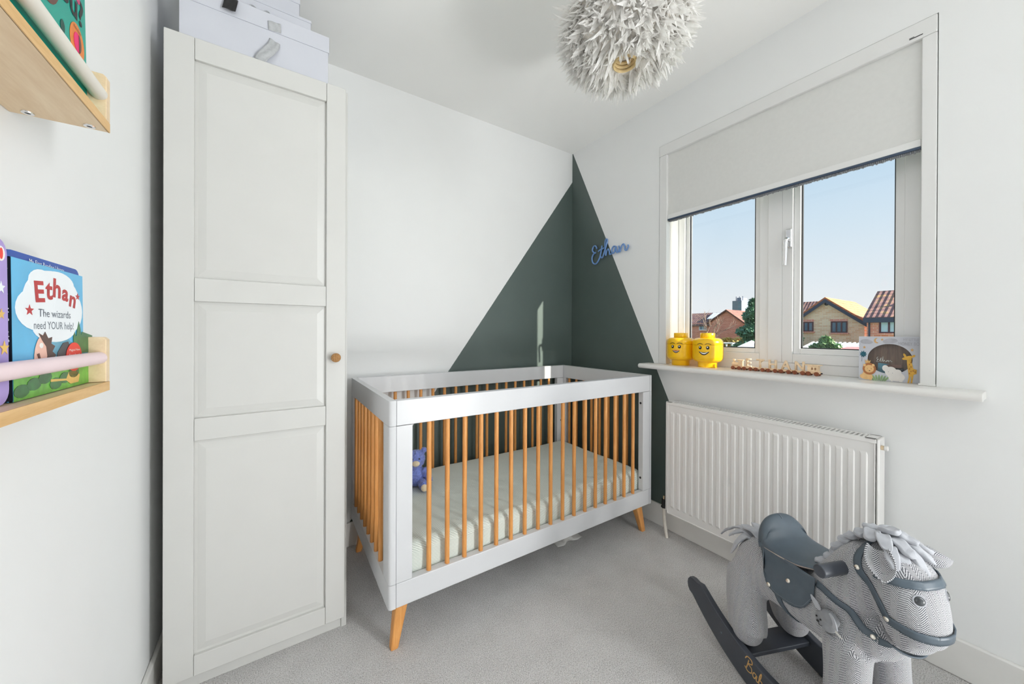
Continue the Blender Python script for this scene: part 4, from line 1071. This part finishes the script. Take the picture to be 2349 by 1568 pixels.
hb = [(.430+.075*math.cos(a), .10*math.sin(a), .546+.008*math.cos(a)) for a in [R(-100+10*i) for i in range(21)]]
strap('browband', hb, .018, 'leather', br, .0032)
nb_ = [(.446+.085*math.cos(a), .10*math.sin(a), .441-.006*math.cos(a)) for a in [R(-98+9.8*i) for i in range(21)]]
strap('noseband', nb_, .019, 'leather', br, .0030)
ht = bpy.data.objects.new('breast_strap', None); COL.objects.link(ht); ht.parent = hs
for s_ in (-1, 1):
    strap('leather_strap', [(.280, s_*.12, .440), (.315, s_*.12, .430), (.360, s_*.115, .412), (.400, s_*.09, .394), (.425, s_*.065, .380)], .017, 'leather', ht)
    rivet((.422, s_*.075, .383), ht, .0055)
strap('leather_strap', [(.427, -.066, .376), (.445, -.045, .362), (.46, 0, .352), (.445, .045, .362), (.427, .066, .376)], .016, 'leather', ht, .007)
strap('belly_strap', [(.19, -.12, .34), (.20, -.115, .30), (.21, -.09, .25), (.212, -.05, .22), (.212, 0, .20), (.212, .05, .21), (.21, .09, .24), (.20, .12, .33)], .018, 'leather', hs)
# saddle
sd_ = bpy.data.objects.new('saddle', None); COL.objects.link(sd_); sd_.parent = hs
KEY = [(.092, .455, .420, .052), (.098, .497, .420, .070), (.108, .511, .422, .078), (.124, .497, .428, .082), (.142, .464, .434, .084), (.165, .450, .436, .085), (.20, .444, .438, .085), (.24, .447, .441, .080), (.275, .456, .450, .066), (.290, .456, .452, .050)]
KS = spline(KEY, 5)
def seat(i, j):
    l_, h_, e_, w_ = KS[round(i*(len(KS)-1))]; b_ = j*2-1
    pz = 2.2
    return (l_+.012*abs(b_)**2*(1 if l_ < .13 else -.3), w_*math.sin(b_*PI/2*.98), e_+(h_-e_)*(1-abs(b_)**pz)**.85)
MB().grid(seat, len(KS)-1, 28).build('seat', 'leather', sd_, smooth=True, solid=.004)
# back wall of the cantle
def cantle(i, j):
    b_ = j*2-1; p = Vector(seat(0.04, j)); q = Vector((.088, p.y*.8, .39))
    return p.lerp(q, i)
MB().grid(cantle, 6, 28).build('cantle_back', 'leather', sd_, smooth=True, solid=.003)
for s_ in (-1, 1):
    pts = [Vector(seat(i/40, 0 if s_ < 0 else 1)) for i in range(41)]
    MB().tube(pts, .0036, 8).build('piping', 'leather_piping', sd_, smooth=True)
    # flap hugging the flank
    def flap(i, j):
        # j: front-back, i: top-bottom
        a = -1+2*j; hgt = (1-abs(a)**3.2)**.6
        l_ = .205+.088*a*(1-.12*i)+.012*i; z_ = .440-(.120*hgt)*i
        q, n_ = snap((l_, s_*.14, z_), .0065)
        if z_ > .405: q = q.lerp(Vector((l_, s_*.086, z_)), min(1, (z_-.405)/.03))
        return q
    f_ = MB().grid(flap, 14, 26).build('flap', 'leather', sd_, smooth=True, solid=.003); f_.modifiers['solid'].offset = 0
    # stitch line
    st = [flap(.90, j/30)+Vector((0, s_*.0022, 0)) for j in range(1, 30)]
    MB().tube(st, .0006, 5).build('stitching', 'stitch', sd_)
    rivet((.222, s_*.14, .412), sd_, .0110, .0065); rivet((.172, s_*.14, .346), sd_, .0100, .0065)
MB().tube([Vector(seat(.42, j/24))+Vector((0, 0, .0045)) for j in range(2, 23)], .0012, 6).build('seat_seam', 'stitch', sd_)
MB().tube([Vector(seat(.20+.12*j/6, .5))+Vector((.003, 0, .004)) for j in range(7)], .0014, 6).build('cantle_seam', 'stitch', sd_)
# handle through the neck
hd_ = MB().tube([(.352, -.148, .506), (.352, .148, .506)], .0155, 20).build('handle', 'rocker_paint', hs, bevel=.003)
# ears
def ear(base, tip, side, w, name='ear', curl=.02, lin_s=1):
    b0, t0, sd2 = Vector(base), Vector(tip), Vector(side).normalized(); d = t0-b0; nr = d.cross(sd2).normalized()
    def fn(i, j):
        a = j*2-1; ww = w*(math.sin(PI*(.20+.80*i))**.75 if i < 1 else 0)
        return b0+d*i+sd2*a*ww+nr*(curl*(a*a)*(1-.6*i)-.012*math.sin(PI*i))
    m_ = MB().grid(fn, 14, 10, lambda i, j: ((j*2-1)*w, i*d.length)); o = m_.build(name, 'herringbone', hs, smooth=True, solid=.0022)
    def fin(i, j):
        a = (j*2-1)*.8; return fn(.04+i*.9, (a+1)/2)+nr*.0055*lin_s
    MB().grid(fin, 12, 8).build('ear_lining', 'ear_dark', o, smooth=True)
ear((.412, -.052, .584), (.450, -.094, .536), (.70, .45, .0), .025, lin_s=-1)
ear((.405, .052, .566), (.450, .125, .560), (.55, -.1, -.6), .027)
# eyes and nostrils
for s_ in (-1, 1):
    q, n_ = snap((.53, s_*.066, .524), -.0005)
    m_ = MB().lathe([(.001, .0045), (.006, .004), (.0095, .002), (.0105, -.001)], 20); o = m_.build('eye', 'eye_dark', hs, smooth=True)
    o.matrix_local = Matrix.Translation(q) @ n_.to_track_quat('Z', 'Y').to_matrix().to_4x4()
    m_ = MB().lathe([(.0105, .0012), (.0122, .0012), (.0128, -.001)], 20); o2 = m_.build('eye_rim', 'felt_grey', o, smooth=True)
# mane and tail of folded fabric petals
rg = random.Random(11)
def petal(name, p0, d, L, w, drop, parent, fold=.35):
    p0, d = Vector(p0), Vector(d).normalized(); upz = Vector((0, 0, 1))
    sdv = d.cross(upz).normalized() if abs(d.z) < .95 else Vector((0, 1, 0))
    pts = [p0, p0+d*L*.33+upz*.006, p0+d*L*.7-upz*drop*.4, p0+d*L-upz*drop]
    P_ = spline(pts, 4); K = len(P_); rr = []
    for i in range(K):
        t_ = i/(K-1); ww = w*1.12*math.sin(PI*(.16+.78*t_))**.6
        rr.append((ww, ww*fold))
    m_ = MB().tube(P_, rr, 12, side=sdv)
    # crease: pinch the upper middle of each ring
    k = 12
    for i in range(K):
        c = Vector(P_[i])
        for j in range(k):
            v = Vector(m_.v[i*k+j]); off = v-c
            ang = 2*PI*j/k
            if abs(math.cos(ang)) < .55 and off.z > 0: v -= Vector((0, 0, off.z*.85))
            v += Vector((noise.noise(v*70), noise.noise(v*70+Vector((5, 0, 0))), noise.noise(v*70+Vector((0, 9, 0)))))*.0045
            m_.v[i*k+j] = tuple(v)
    return m_.build(name, 'felt_grey', parent, smooth=True, sub=1)
mn = bpy.data.objects.new('mane', None); COL.objects.link(mn); mn.parent = hs
crest = [(.268, .0, .445), (.280, .0, .466), (.293, 0, .488), (.307, 0, .512), (.322, 0, .536), (.338, 0, .558), (.352, 0, .572)]
for i, c in enumerate(crest):
    for s_ in (-1, 1):
        petal('mane_petal', (c[0], s_*.003, c[2]+.008), (rg.uniform(-.7, .1), s_*1.0, rg.uniform(.2, .7)), .030+rg.uniform(0, .010), .0125, rg.uniform(.004, .014), mn, .85)
big = [((.356, -.004, .588), (.2, -1, .35), .050, .014, .010), ((.360, .008, .592), (.1, 1, .35), .050, .014, .010), ((.374, -.006, .600), (.45, -1, .3), .062, .015, .018), ((.376, .012, .602), (.4, 1, .3), .055, .015, .014),
       ((.390, -.010, .602), (.8, -.8, .2), .066, .0145, .024), ((.392, .012, .604), (.9, .6, .25), .060, .0145, .016), ((.402, -.002, .598), (1, -.15, .15), .062, .014, .028), ((.410, -.024, .590), (.85, -.7, -.05), .060, .0135, .034),
       ((.412, .024, .590), (.9, .5, .0), .060, .0135, .030), ((.418, .004, .586), (1, .08, -.1), .062, .0135, .040), ((.406, .044, .584), (.6, .95, .15), .060, .014, .020), ((.364, 0, .598), (.3, -.3, 1), .026, .017, .002),
       ((.416, -.012, .582), (1, -.35, -.3), .056, .013, .040), ((.384, .0, .606), (.8, .1, .6), .05, .015, .006)]
for p0, d, L, w, dr_ in big: petal('mane_petal', p0, d, L*.86, w*.95, dr_*.8, mn, .80)
tl = bpy.data.objects.new('tail', None); COL.objects.link(tl); tl.parent = hs
for p0, d, L, w, dr_ in [((.022, -.008, .386), (-1, -.55, .55), .085, .0150, .060), ((.020, .010, .388), (-1, .4, .55), .080, .0150, .050), ((.014, -.004, .388), (-1, -.15, .2), .125, .0115, .080), ((.030, -.016, .384), (-.7, -.9, .4), .070, .0150, .085), ((.030, .016, .384), (-.6, .9, .3), .065, .0150, .060), ((.050, -.006, .398), (-1, -.25, .7), .075, .0165, .020), ((.045, .008, .398), (-.9, .3, .8), .070, .0155, .020)]:
    petal('tail_petal', p0, d, L, w, dr_, tl, .5)
# rockers and cross boards
def rocker_outline():
    bot = lambda l: 1.12*(l-.20)**2
    B_ = [(l, bot(l)) for l in [-.115+.63*i/30 for i in range(31)]]
    T_ = []
    for i in range(31):
        l = .515-.63*i/30; k = min(1, min(l+.115, .515-l)/.05); h_ = .060+.034*k*k*(3-2*k)
        T_.append((l, bot(l)+h_))
    out = B_
    c = (.515+.004, bot(.515)+.030); out = out+[(c[0]+.030*math.cos(a)*.8, c[1]+.030*math.sin(a)) for a in [R(-60+30*i) for i in range(5)]]
    out += T_
    c = (-.115-.004, bot(-.115)+.030); out += [(c[0]+.030*math.cos(a)*.8, c[1]+.030*math.sin(a)) for a in [R(120+30*i) for i in range(5)]]
    return out
ro = rocker_outline()
for s_ in (-1, 1):
    y0_ = .118 if s_ > 0 else -.140
    rk = MB().prism(ro, (0, y0_, 0), (1, 0, 0), (0, 0, 1), (0, 1, 0), 0, .022).build('rocker', 'rocker_paint', hs, bevel=.004)
    if s_ < 0:
        # gold script on the outer face, following the board
        Pt = Plane((.128, y0_, .052), (math.cos(R(-9)), 0, math.sin(R(-9))), (-math.sin(R(-9)), 0, math.cos(R(-9))))
        for st in ([(.006, .040), (.004, .020), (.001, .004)], [(-.006, .034), (.000, .046), (.014, .048), (.018, .038), (.006, .027), (.018, .024), (.020, .010), (.008, .003), (-.004, .008)],
                   [(.036, .022), (.028, .022), (.025, .010), (.032, .006), (.038, .022), (.038, .008), (.044, .008), (.050, .030), (.050, .044), (.046, .030), (.047, .008), (.055, .010), (.056, .020), (.050, .021)],
                   [(.062, .022), (.063, .010), (.071, .010), (.074, .024), (.072, .004), (.066, -.012), (.060, -.006), (.078, .010)]):
            Pt.stroke('gold_lettering', st, .0016, 'gold_print', rk, .0006, 6, .4)
        MB().tube([(.03, y0_-.001, .085), (.03, y0_+.001, .085)], .003, 10).build('screw_cap', 'stitch', rk)
for l0 in (.045, .325): B(l0, l0+.075, -.118, .118, .072, .086).build('cross_board', 'rocker_paint', hs, bevel=.003)
# puppet tucked in the flank pocket
pp = empty('finger_puppet', 'small grey plush puppet tucked in a pocket on the horse flank', 'soft toy', mat=MH)
c, n_ = snap((.338, -.14, .362), .006)
def PB(d, r): return ('b', tuple(c+Vector(d)), r)
blobs([PB((0, 0, 0), (.026, .016, .027)), PB((.010, -.003, .014), (.022, .016, .018))], .003, 'head', 'plush_grey', pp, .0006)
for (p, t_, sd2, w) in ((c+Vector((-.010, -.010, .020)), c+Vector((-.030, -.014, .048)), (1, -.3, .6), .009), (c+Vector((.012, -.010, .026)), c+Vector((.038, -.018, .006)), (.4, -.2, 1), .013)):
    p, t_, sd2 = Vector(p), Vector(t_), Vector(sd2).normalized(); d = t_-p
    MB().grid(lambda i, j: p+d*i+sd2*(j*2-1)*w*math.sin(PI*(.18+.80*i)), 10, 8).build('ear', 'felt_grey', pp, smooth=True, solid=.003)
for (a, b_) in ((-.012, .006), (-.002, .003)): MB().ball(c+Vector((a, -.0165, b_)), .0022).build('eye', 'print_black', pp, smooth=True)
MB().ball(c+Vector((-.008, -.0175, -.004)), (.0036, .0022, .003)).build('nose', 'print_black', pp, smooth=True)
MB().tube(spline([tuple(c+Vector((-.008, -.0165, -.006))), tuple(c+Vector((-.004, -.0168, -.012))), tuple(c+Vector((.002, -.0165, -.010)))], 5), .0006, 6).build('mouth_stitch', 'print_black', pp)
MB().grid(lambda i, j: tuple(c+Vector((.026+.016*i, -.006, -.006-.006*i+(j-.5)*.008*(1-i*.6)))), 4, 4).build('care_label', 'cloth_white', pp, solid=.0008)
MB().grid(lambda i, j: tuple(c+Vector((.012+.014*i+(j-.5)*.02*(1-.5*i), -.004+.004*i, -.026-.022*i))), 5, 5).build('scarf_end', 'plush_grey', pp, solid=.002)

# ------------------------------------------------------------------ outside, seen through the window
GZ = -2.65
def ray_x(px, py, X):
    d = fw+r2*((px-1174.5)/FPX)+u2*((784-19.7-py)/FPX); t_ = X/d.x
    return Vector((0, 0, CAMH))+d*t_
struct(B(2.6, 220, -120, 160, GZ-.2, GZ).build('ground', 'grass'), 'gardens behind the house')
def far_window(parent, X, px0, px1, py0, py1, panes, frame='frame_maroon', glass='far_glass'):
    a = ray_x(px0, py0, X); b_ = ray_x(px1, py1, X); y0, y1 = min(a.y, b_.y), max(a.y, b_.y); z0, z1 = min(a.z, b_.z), max(a.z, b_.z)
    f_ = .11; w_ = (y1-y0-f_*(panes+1))/panes
    m_ = MB(); m_.box(X-.06, X+.04, y0, y1, z0, z0+f_); m_.box(X-.06, X+.04, y0, y1, z1-f_, z1)
    for i in range(panes+1): m_.box(X-.06, X+.04, y0+i*(w_+f_), y0+i*(w_+f_)+f_, z0+f_, z1-f_)
    wnd = m_.build('window', frame, parent)
    for i in range(panes): B(X-.02, X+.0, y0+f_+i*(w_+f_), y0+f_+i*(w_+f_)+w_, z0+f_, z1-f_).build('pane', glass, wnd)
    B(X-.16, X, y0-.1, y1+.1, z0-.12, z0).build('window_sill', 'brick_red', parent)
    return y0, y1, z0, z1
# gabled tan brick house
X = 46.
pk = ray_x(1895, 686, X); er = ray_x(1983, 737, X)
hw = (pk.y-er.y); ez = er.z; yl, yr = pk.y+hw, er.y
h1 = empty('gabled_house', 'tan brick house with a gable and orange roof, seen through the window', 'house', (X, pk.y, GZ)); h1.location = (0, 0, 0)
m = MB(); m.v = [(X, yr, GZ), (X, yl, GZ), (X, yl, ez), (X, pk.y, pk.z-.15), (X, yr, ez), (X+9, yr, GZ), (X+9, yl, GZ), (X+9, yl, ez), (X+9, pk.y, pk.z-.15), (X+9, yr, ez)]
m.f = [(0, 1, 2, 3, 4), (5, 9, 8, 7, 6), (0, 4, 9, 5), (1, 6, 7, 2), (4, 3, 8, 9), (3, 2, 7, 8)]
m.build('wall', 'brick_tan', h1)
for s_, ye in ((1, yl), (-1, yr)):
    d = Vector((0, ye-pk.y, ez-pk.z)); ye2 = pk.y+d.y*1.1; ze2 = pk.z+d.z*1.1
    m = MB(); m.ring([[(x_, pk.y, pk.z), (x_, ye2, ze2), (x_, ye2, ze2+.2), (x_, pk.y, pk.z+.2)] for x_ in (X-.35, X+9.3)]); m.build('roof_slope', 'tiles_orange', h1)
    m = MB(); m.ring([[(x_, pk.y, pk.z+.02), (x_, ye2, ze2+.02), (x_, ye2, ze2-.34), (x_, pk.y, pk.z-.34)] for x_ in (X-.37, X-.30)]); m.build('bargeboard', 'fascia', h1)
far_window(h1, X-.02, 1843, 1866, 738, 760, 2); far_window(h1, X-.02, 1906, 1944, 737, 763, 3)
for (a, c, y_) in ((1841, 1867, 738), (1904, 1945, 737)):
    p = ray_x(a, y_, X); q = ray_x(c, y_-6, X); B(X-.02, X+.1, min(p.y, q.y), max(p.y, q.y), p.z, q.z).build('lintel', 'brick_red', h1)
p = ray_x(1896, 697, X); MB().tube([(X-.05, p.y, p.z), (X+.05, p.y, p.z)], .16, 14).build('air_vent', 'print_black', h1)
# darker roofed wing behind on the left
h0 = empty('tiled_wing', 'brown tiled roof of a house behind the gable, at the sash edge', 'house', (0, 0, 0))
a = ray_x(1815, 694, 62.); c = ray_x(1885, 692, 62.)
m = MB(); m.ring([[(62., c.y-1, a.z), (57.5, c.y-1, a.z-3.6), (57.5, c.y-1, a.z-3.9), (62., c.y-1, a.z-.25)], [(62., a.y+4, a.z), (57.5, a.y+4, a.z-3.6), (57.5, a.y+4, a.z-3.9), (62., a.y+4, a.z-.25)]]); m.build('roof_slope', 'tiles_brown', h0)
B(58, 64, c.y-1, a.y+4, GZ, a.z-3.7).build('wall', 'brick_red', h0)
# right-hand red brick house
X = 40.
e0 = ray_x(1980, 728, X); e1 = ray_x(2130, 726, X)
r0 = ray_x(2008, 668, X+4.2); zr = r0.z
h2 = empty('red_brick_house', 'red brick house with a brown tiled roof at the right of the view', 'house', (0, 0, 0))
B(X+.3, X+8, e1.y-2, e0.y-.15, GZ, e0.z).build('wall', 'brick_red', h2)
m = MB(); m.ring([[(X, y_, e0.z), (X+4.2, y_+dy, zr), (X+8.4, y_, e0.z), (X+8.4, y_, e0.z-.2), (X+4.2, y_+dy, zr-.25), (X, y_, e0.z-.2)] for y_, dy in ((e1.y-3, 0), (e0.y, 0))]); m.build('roof_slope', 'tiles_brown', h2)
B(X-.06, X+.02, e1.y-3, e0.y, e0.z-.42, e0.z-.05).build('fascia_board', 'fascia', h2)
dp = ray_x(1994, 760, X+.2); MB().tube([(X+.2, dp.y, GZ), (X+.2, dp.y, e0.z-.2)], .055, 10).build('drain_pipe', 'fascia', h2)
far_window(h2, X+.28, 2017, 2063, 733, 764, 2, 'frame_maroon', 'blind_pale')
p = ray_x(2083, 745, X+.2); MB().tube([(X+.15, p.y, p.z), (X+.3, p.y, p.z)], .22, 16).build('satellite_dish', 'far_white', h2)
p = ray_x(2077, 707, X+1.9); m = MB(); m.box(X+1.4, X+2.4, p.y-.35, p.y+.35, p.z-.5, p.z-.25); m.box(X+1.8, X+2.2, p.y-.14, p.y+.14, p.z-.3, p.z+.6); m.build('roof_flue', 'far_white', h2)
# far red house with solar roof
X = 62.
pk = ray_x(1668, 713, X); eL = ray_x(1628, 740, X); eR = ray_x(1706, 740, X)
h3 = empty('distant_house', 'distant red brick gable house with solar panels, left of the tall tree', 'house', (0, 0, 0))
m = MB(); m.v = [(X, eR.y, GZ), (X, eL.y, GZ), (X, eL.y, eL.z), (X, pk.y, pk.z), (X, eR.y, eL.z)]; m.v += [(x_+8, y_, z_) for x_, y_, z_ in m.v]
m.f = [(0, 1, 2, 3, 4), (9, 8, 7, 6, 5), (0, 4, 9, 5), (1, 6, 7, 2), (4, 3, 8, 9), (3, 2, 7, 8)]; m.build('wall', 'brick_far', h3)
for ye in (eL, eR):
    d = Vector((0, ye.y-pk.y, ye.z-pk.z)); m = MB(); m.ring([[(x_, pk.y, pk.z), (x_, pk.y+d.y*1.12, pk.z+d.z*1.12), (x_, pk.y+d.y*1.12, pk.z+d.z*1.12+.25), (x_, pk.y, pk.z+.25)] for x_ in (X-.4, X+8.4)]); m.build('roof_slope', 'tiles_far', h3)
# side wing with solar panels, nearer the left jamb
a = ray_x(1590, 715, X+5); c = ray_x(1668, 713, X+5)
B(X+1.5, X+8, eL.y, a.y+6, GZ, eL.z).build('wing_wall', 'brick_far', h3)
m = MB(); m.ring([[(X+5, y_, pk.z+.1), (X+1.2, y_, eL.z-.3), (X+1.2, y_, eL.z-.55), (X+5, y_, pk.z-.15)] for y_ in (pk.y, a.y+6)]); m.build('wing_roof', 'tiles_brown', h3)
for i in range(6):
    y_ = pk.y+1.0+.62*i; P0 = Vector((X+4.6, y_, pk.z-.05)); P1 = Vector((X+2.4, y_, eL.z+.72))
    m = MB(); m.ring([[P0, P0+Vector((0, .5, 0)), P0+Vector((0, .5, .1)), P0+Vector((0, 0, .1))], [P1, P1+Vector((0, .5, 0)), P1+Vector((0, .5, .1)), P1+Vector((0, 0, .1))]]); m.build('solar_panel', 'solar', h3)
far_window(h3, X+1.45, 1604, 1622, 745, 757, 2, 'far_white')
# tower block
X = 150.
a = ray_x(1680, 690, X); c = ray_x(1701, 712, X)
tw_ = empty('tower_block', 'grey tower block rising behind the distant roofs', 'building', (0, 0, 0))
B(X, X+10, c.y, a.y, GZ, a.z).build('wall', 'concrete', tw_)
B(X+1, X+6, c.y+.6, a.y-1.2, a.z, a.z+1.2).build('plant_room', 'concrete', tw_)
for i in range(5): B(X-.05, X, c.y+.4, c.y+1.2, a.z-1.2-1.1*i, a.z-.5-1.1*i).build('window', 'far_glass', tw_)
for q in (.15, .5, .85): MB().tube([(X+2, c.y+(a.y-c.y)*q, a.z), (X+2, c.y+(a.y-c.y)*q, a.z+1.8)], .12, 6).build('aerial', 'fascia', tw_)
# planting
def leaves(n, fn, size, seed):
    rg_ = random.Random(seed); m_ = MB()
    for i in range(n):
        p = Vector(fn(rg_)); a = Vector((rg_.gauss(0, 1), rg_.gauss(0, 1), rg_.gauss(0, 1))).normalized(); b_ = a.orthogonal().normalized(); s_ = size*rg_.uniform(.5, 1.2); k = len(m_.v)
        m_.v += [tuple(p+a*s_), tuple(p+b_*s_*.5), tuple(p-a*s_), tuple(p-b_*s_*.5)]; m_.f.append((k, k+1, k+2, k+3))
    return m_
def shrub(name, label, cat, px, py_top, X, wpx, mat, n, size, seed, conical=False, pz=None):
    tp = ray_x(px, py_top, X); lft = ray_x(px-wpx/2, 764, X); rgt = ray_x(px+wpx/2, 764, X); w_ = abs(lft.y-rgt.y)/2; base = GZ if pz is None else pz
    e_ = empty(name, label, cat, (tp.x, tp.y, base)); H_ = tp.z-base
    MB().tube([(0, 0, 0), (.1, 0, H_*.5), (0, 0, H_*.9)], [w_*.12, w_*.08, w_*.02], 8).build('trunk', 'bark', e_)
    lob = [(random.Random(seed+k).uniform(-.6, .6), random.Random(seed+k+50).uniform(.55, 1.0), random.Random(seed+k+90).uniform(.25, .45)) for k in range(9)]
    def fn(g):
        if conical:
            h_ = g.random()**1.3; r_ = w_*(1-h_)**.75*(.75+.3*math.sin(h_*26)); a = g.uniform(0, 2*PI); q = g.random()**.35
            return (r_*q*math.cos(a), r_*q*math.sin(a), H_*(.12+.88*h_))
        cx_, ch, cr_ = lob[g.randrange(9)]; v = Vector((g.gauss(0, 1), g.gauss(0, 1), g.gauss(0, 1))).normalized()*g.random()**.3
        return (v.x*w_*cr_*1.2, cx_*w_+v.y*w_*cr_*1.3, min(H_, H_*ch*.85+v.z*H_*cr_*.5))
    f_ = leaves(n, fn, size, seed).build('foliage', mat, e_); f_['kind'] = 'stuff'
    return e_
shrub('evergreen_tree', 'tall dark evergreen tree between the distant house and the mullion', 'tree', 1727, 688, 34., 120, 'leaf_dark', 7000, .30, 5, True)
shrub('garden_shrub', 'rounded leafy green shrub in front of the tan house', 'shrub', 1893, 766, 29., 84, 'leaf_shrub', 3600, .22, 9)
shrub('garden_hedge', 'golden leafed hedge low behind the grinning yellow jar', 'hedge', 1680, 771, 44., 80, 'leaf_gold', 1800, .30, 21)
shrub('climbing_shrub', 'thin green climber at the left corner of the tan house', 'shrub', 1835, 735, 45., 14, 'leaf_shrub', 700, .22, 31)
bt = empty('bare_tree', 'bare winter tree in front of the distant solar roof', 'tree', (0, 0, 0)); p = ray_x(1606, 700, 40.)
rg = random.Random(4); m = MB()
def branch(p0, d, L, r_, dep):
    p1 = p0+d*L; m.tube([p0, (p0+p1)/2+Vector((rg.uniform(-1, 1), rg.uniform(-1, 1), 0))*L*.05, p1], [r_, r_*.85, r_*.6], 5)
    if dep:
        for k in range(3): branch(p0+d*L*rg.uniform(.45, 1), (d+Vector((rg.uniform(-.7, .7), rg.uniform(-.8, .8), rg.uniform(-.1, .5)))).normalized(), L*rg.uniform(.55, .75), r_*.55, dep-1)
branch(Vector((40., p.y-.8, GZ)), Vector((0, .02, 1)), 3.0, .12, 4); m.build('branches', 'bark', bt)
# conservatory, gazebo, fences and patio furniture
X = 33.
a = ray_x(1840, 786, X); c = ray_x(1955, 788, X); lo = ray_x(1900, 806, X)
cs = empty('conservatory', 'white framed conservatory roof below the tan house', 'conservatory', (0, 0, 0))
B(X-.1, X+3, c.y, a.y+.2, GZ, lo.z).build('glazing', 'far_glass', cs)
m = MB(); m.ring([[(X-.3, y_, lo.z), (X+3, y_, a.z), (X+3, y_, a.z-.1), (X-.3, y_, lo.z-.1)] for y_ in (c.y, a.y+.2)]); m.build('roof_sheet', 'blind_pale', cs)
for i in range(12):
    y_ = c.y+(a.y+.2-c.y)*i/11; m = MB(); m.ring([[(X-.34, y_-.05, lo.z), (X-.34, y_+.05, lo.z), (X-.34, y_+.05, lo.z+.07), (X-.34, y_-.05, lo.z+.07)], [(X+3, y_-.05, a.z), (X+3, y_+.05, a.z), (X+3, y_+.05, a.z+.07), (X+3, y_-.05, a.z+.07)]]); m.build('glazing_bar', 'far_white', cs)
B(X-.4, X-.25, c.y-.05, a.y+.2, lo.z-.18, lo.z+.05).build('gutter', 'far_white', cs)
X = 22.
a = ray_x(1930, 806, X+2); c = ray_x(2000, 796, X+4)
sh = empty('garden_shed', 'low shed with a flat pinkish roof behind the money box', 'shed', (0, 0, 0))
B(X, X+4, c.y-1.5, a.y+.1, GZ, c.z-.3).build('wall', 'far_white', sh)
m = MB(); m.ring([[(X-.2, y_, c.z-.35), (X+4.2, y_, c.z), (X+4.2, y_, c.z-.12), (X-.2, y_, c.z-.47)] for y_ in (c.y-1.7, a.y+.3)]); m.build('roof_sheet', 'pink_roof', sh)
X = 27.
a = ray_x(1697, 797, X); c = ray_x(1752, 797, X); tp = ray_x(1727, 780, X)
gz_ = empty('gazebo', 'white pointed gazebo canopy in the garden by the mullion', 'gazebo', (0, 0, 0)); w_ = abs(a.y-c.y)/2; yc_ = (a.y+c.y)/2
m = MB(); m.v = [(X-w_, yc_-w_, a.z), (X+w_, yc_-w_, a.z), (X+w_, yc_+w_, a.z), (X-w_, yc_+w_, a.z), (X, yc_, tp.z)]; m.f = [(0, 1, 4), (1, 2, 4), (2, 3, 4), (3, 0, 4), (3, 2, 1, 0)]; m.build('canopy', 'far_white', gz_)
for sx_ in (-1, 1):
    for sy_ in (-1, 1): MB().tube([(X+sx_*w_*.95, yc_+sy_*w_*.95, GZ), (X+sx_*w_*.95, yc_+sy_*w_*.95, a.z)], .05, 8).build('pole', 'far_white', gz_)
X = 36.
a = ray_x(1655, 785, X); c = ray_x(1690, 785, X)
gt = empty('garden_table', 'pale garden table beyond the grinning jar', 'table', (X, (a.y+c.y)/2, 0)); gt.location = (0, 0, 0)
B(X-.8, X+.8, c.y, a.y, a.z-.1, a.z).build('table_top', 'far_white', gt)
for sx_ in (-.7, .7):
    for y_ in (c.y+.1, a.y-.1): B(X+sx_-.06, X+sx_+.06, y_-.06, y_+.06, GZ, a.z-.1).build('leg', 'far_white', gt)
# timber boundary fence across the gardens
fe = empty('garden_fence', 'long low timber fence crossing the gardens below the window', 'fence', (0, 0, 0))
fb = B(19.97, 20.03, 0, .145, GZ, GZ+1.75).mesh('fence_board')
for i in range(190):
    o = obj('fence_board', fb, 'bark', fe); o.location = (.03*(i % 2), -8+.15*i, 0)
for i in range(14): B(20.08, 20.18, -8+2.1*i, -7.9+2.1*i, GZ, GZ+1.85).build('fence_post', 'bark', fe)
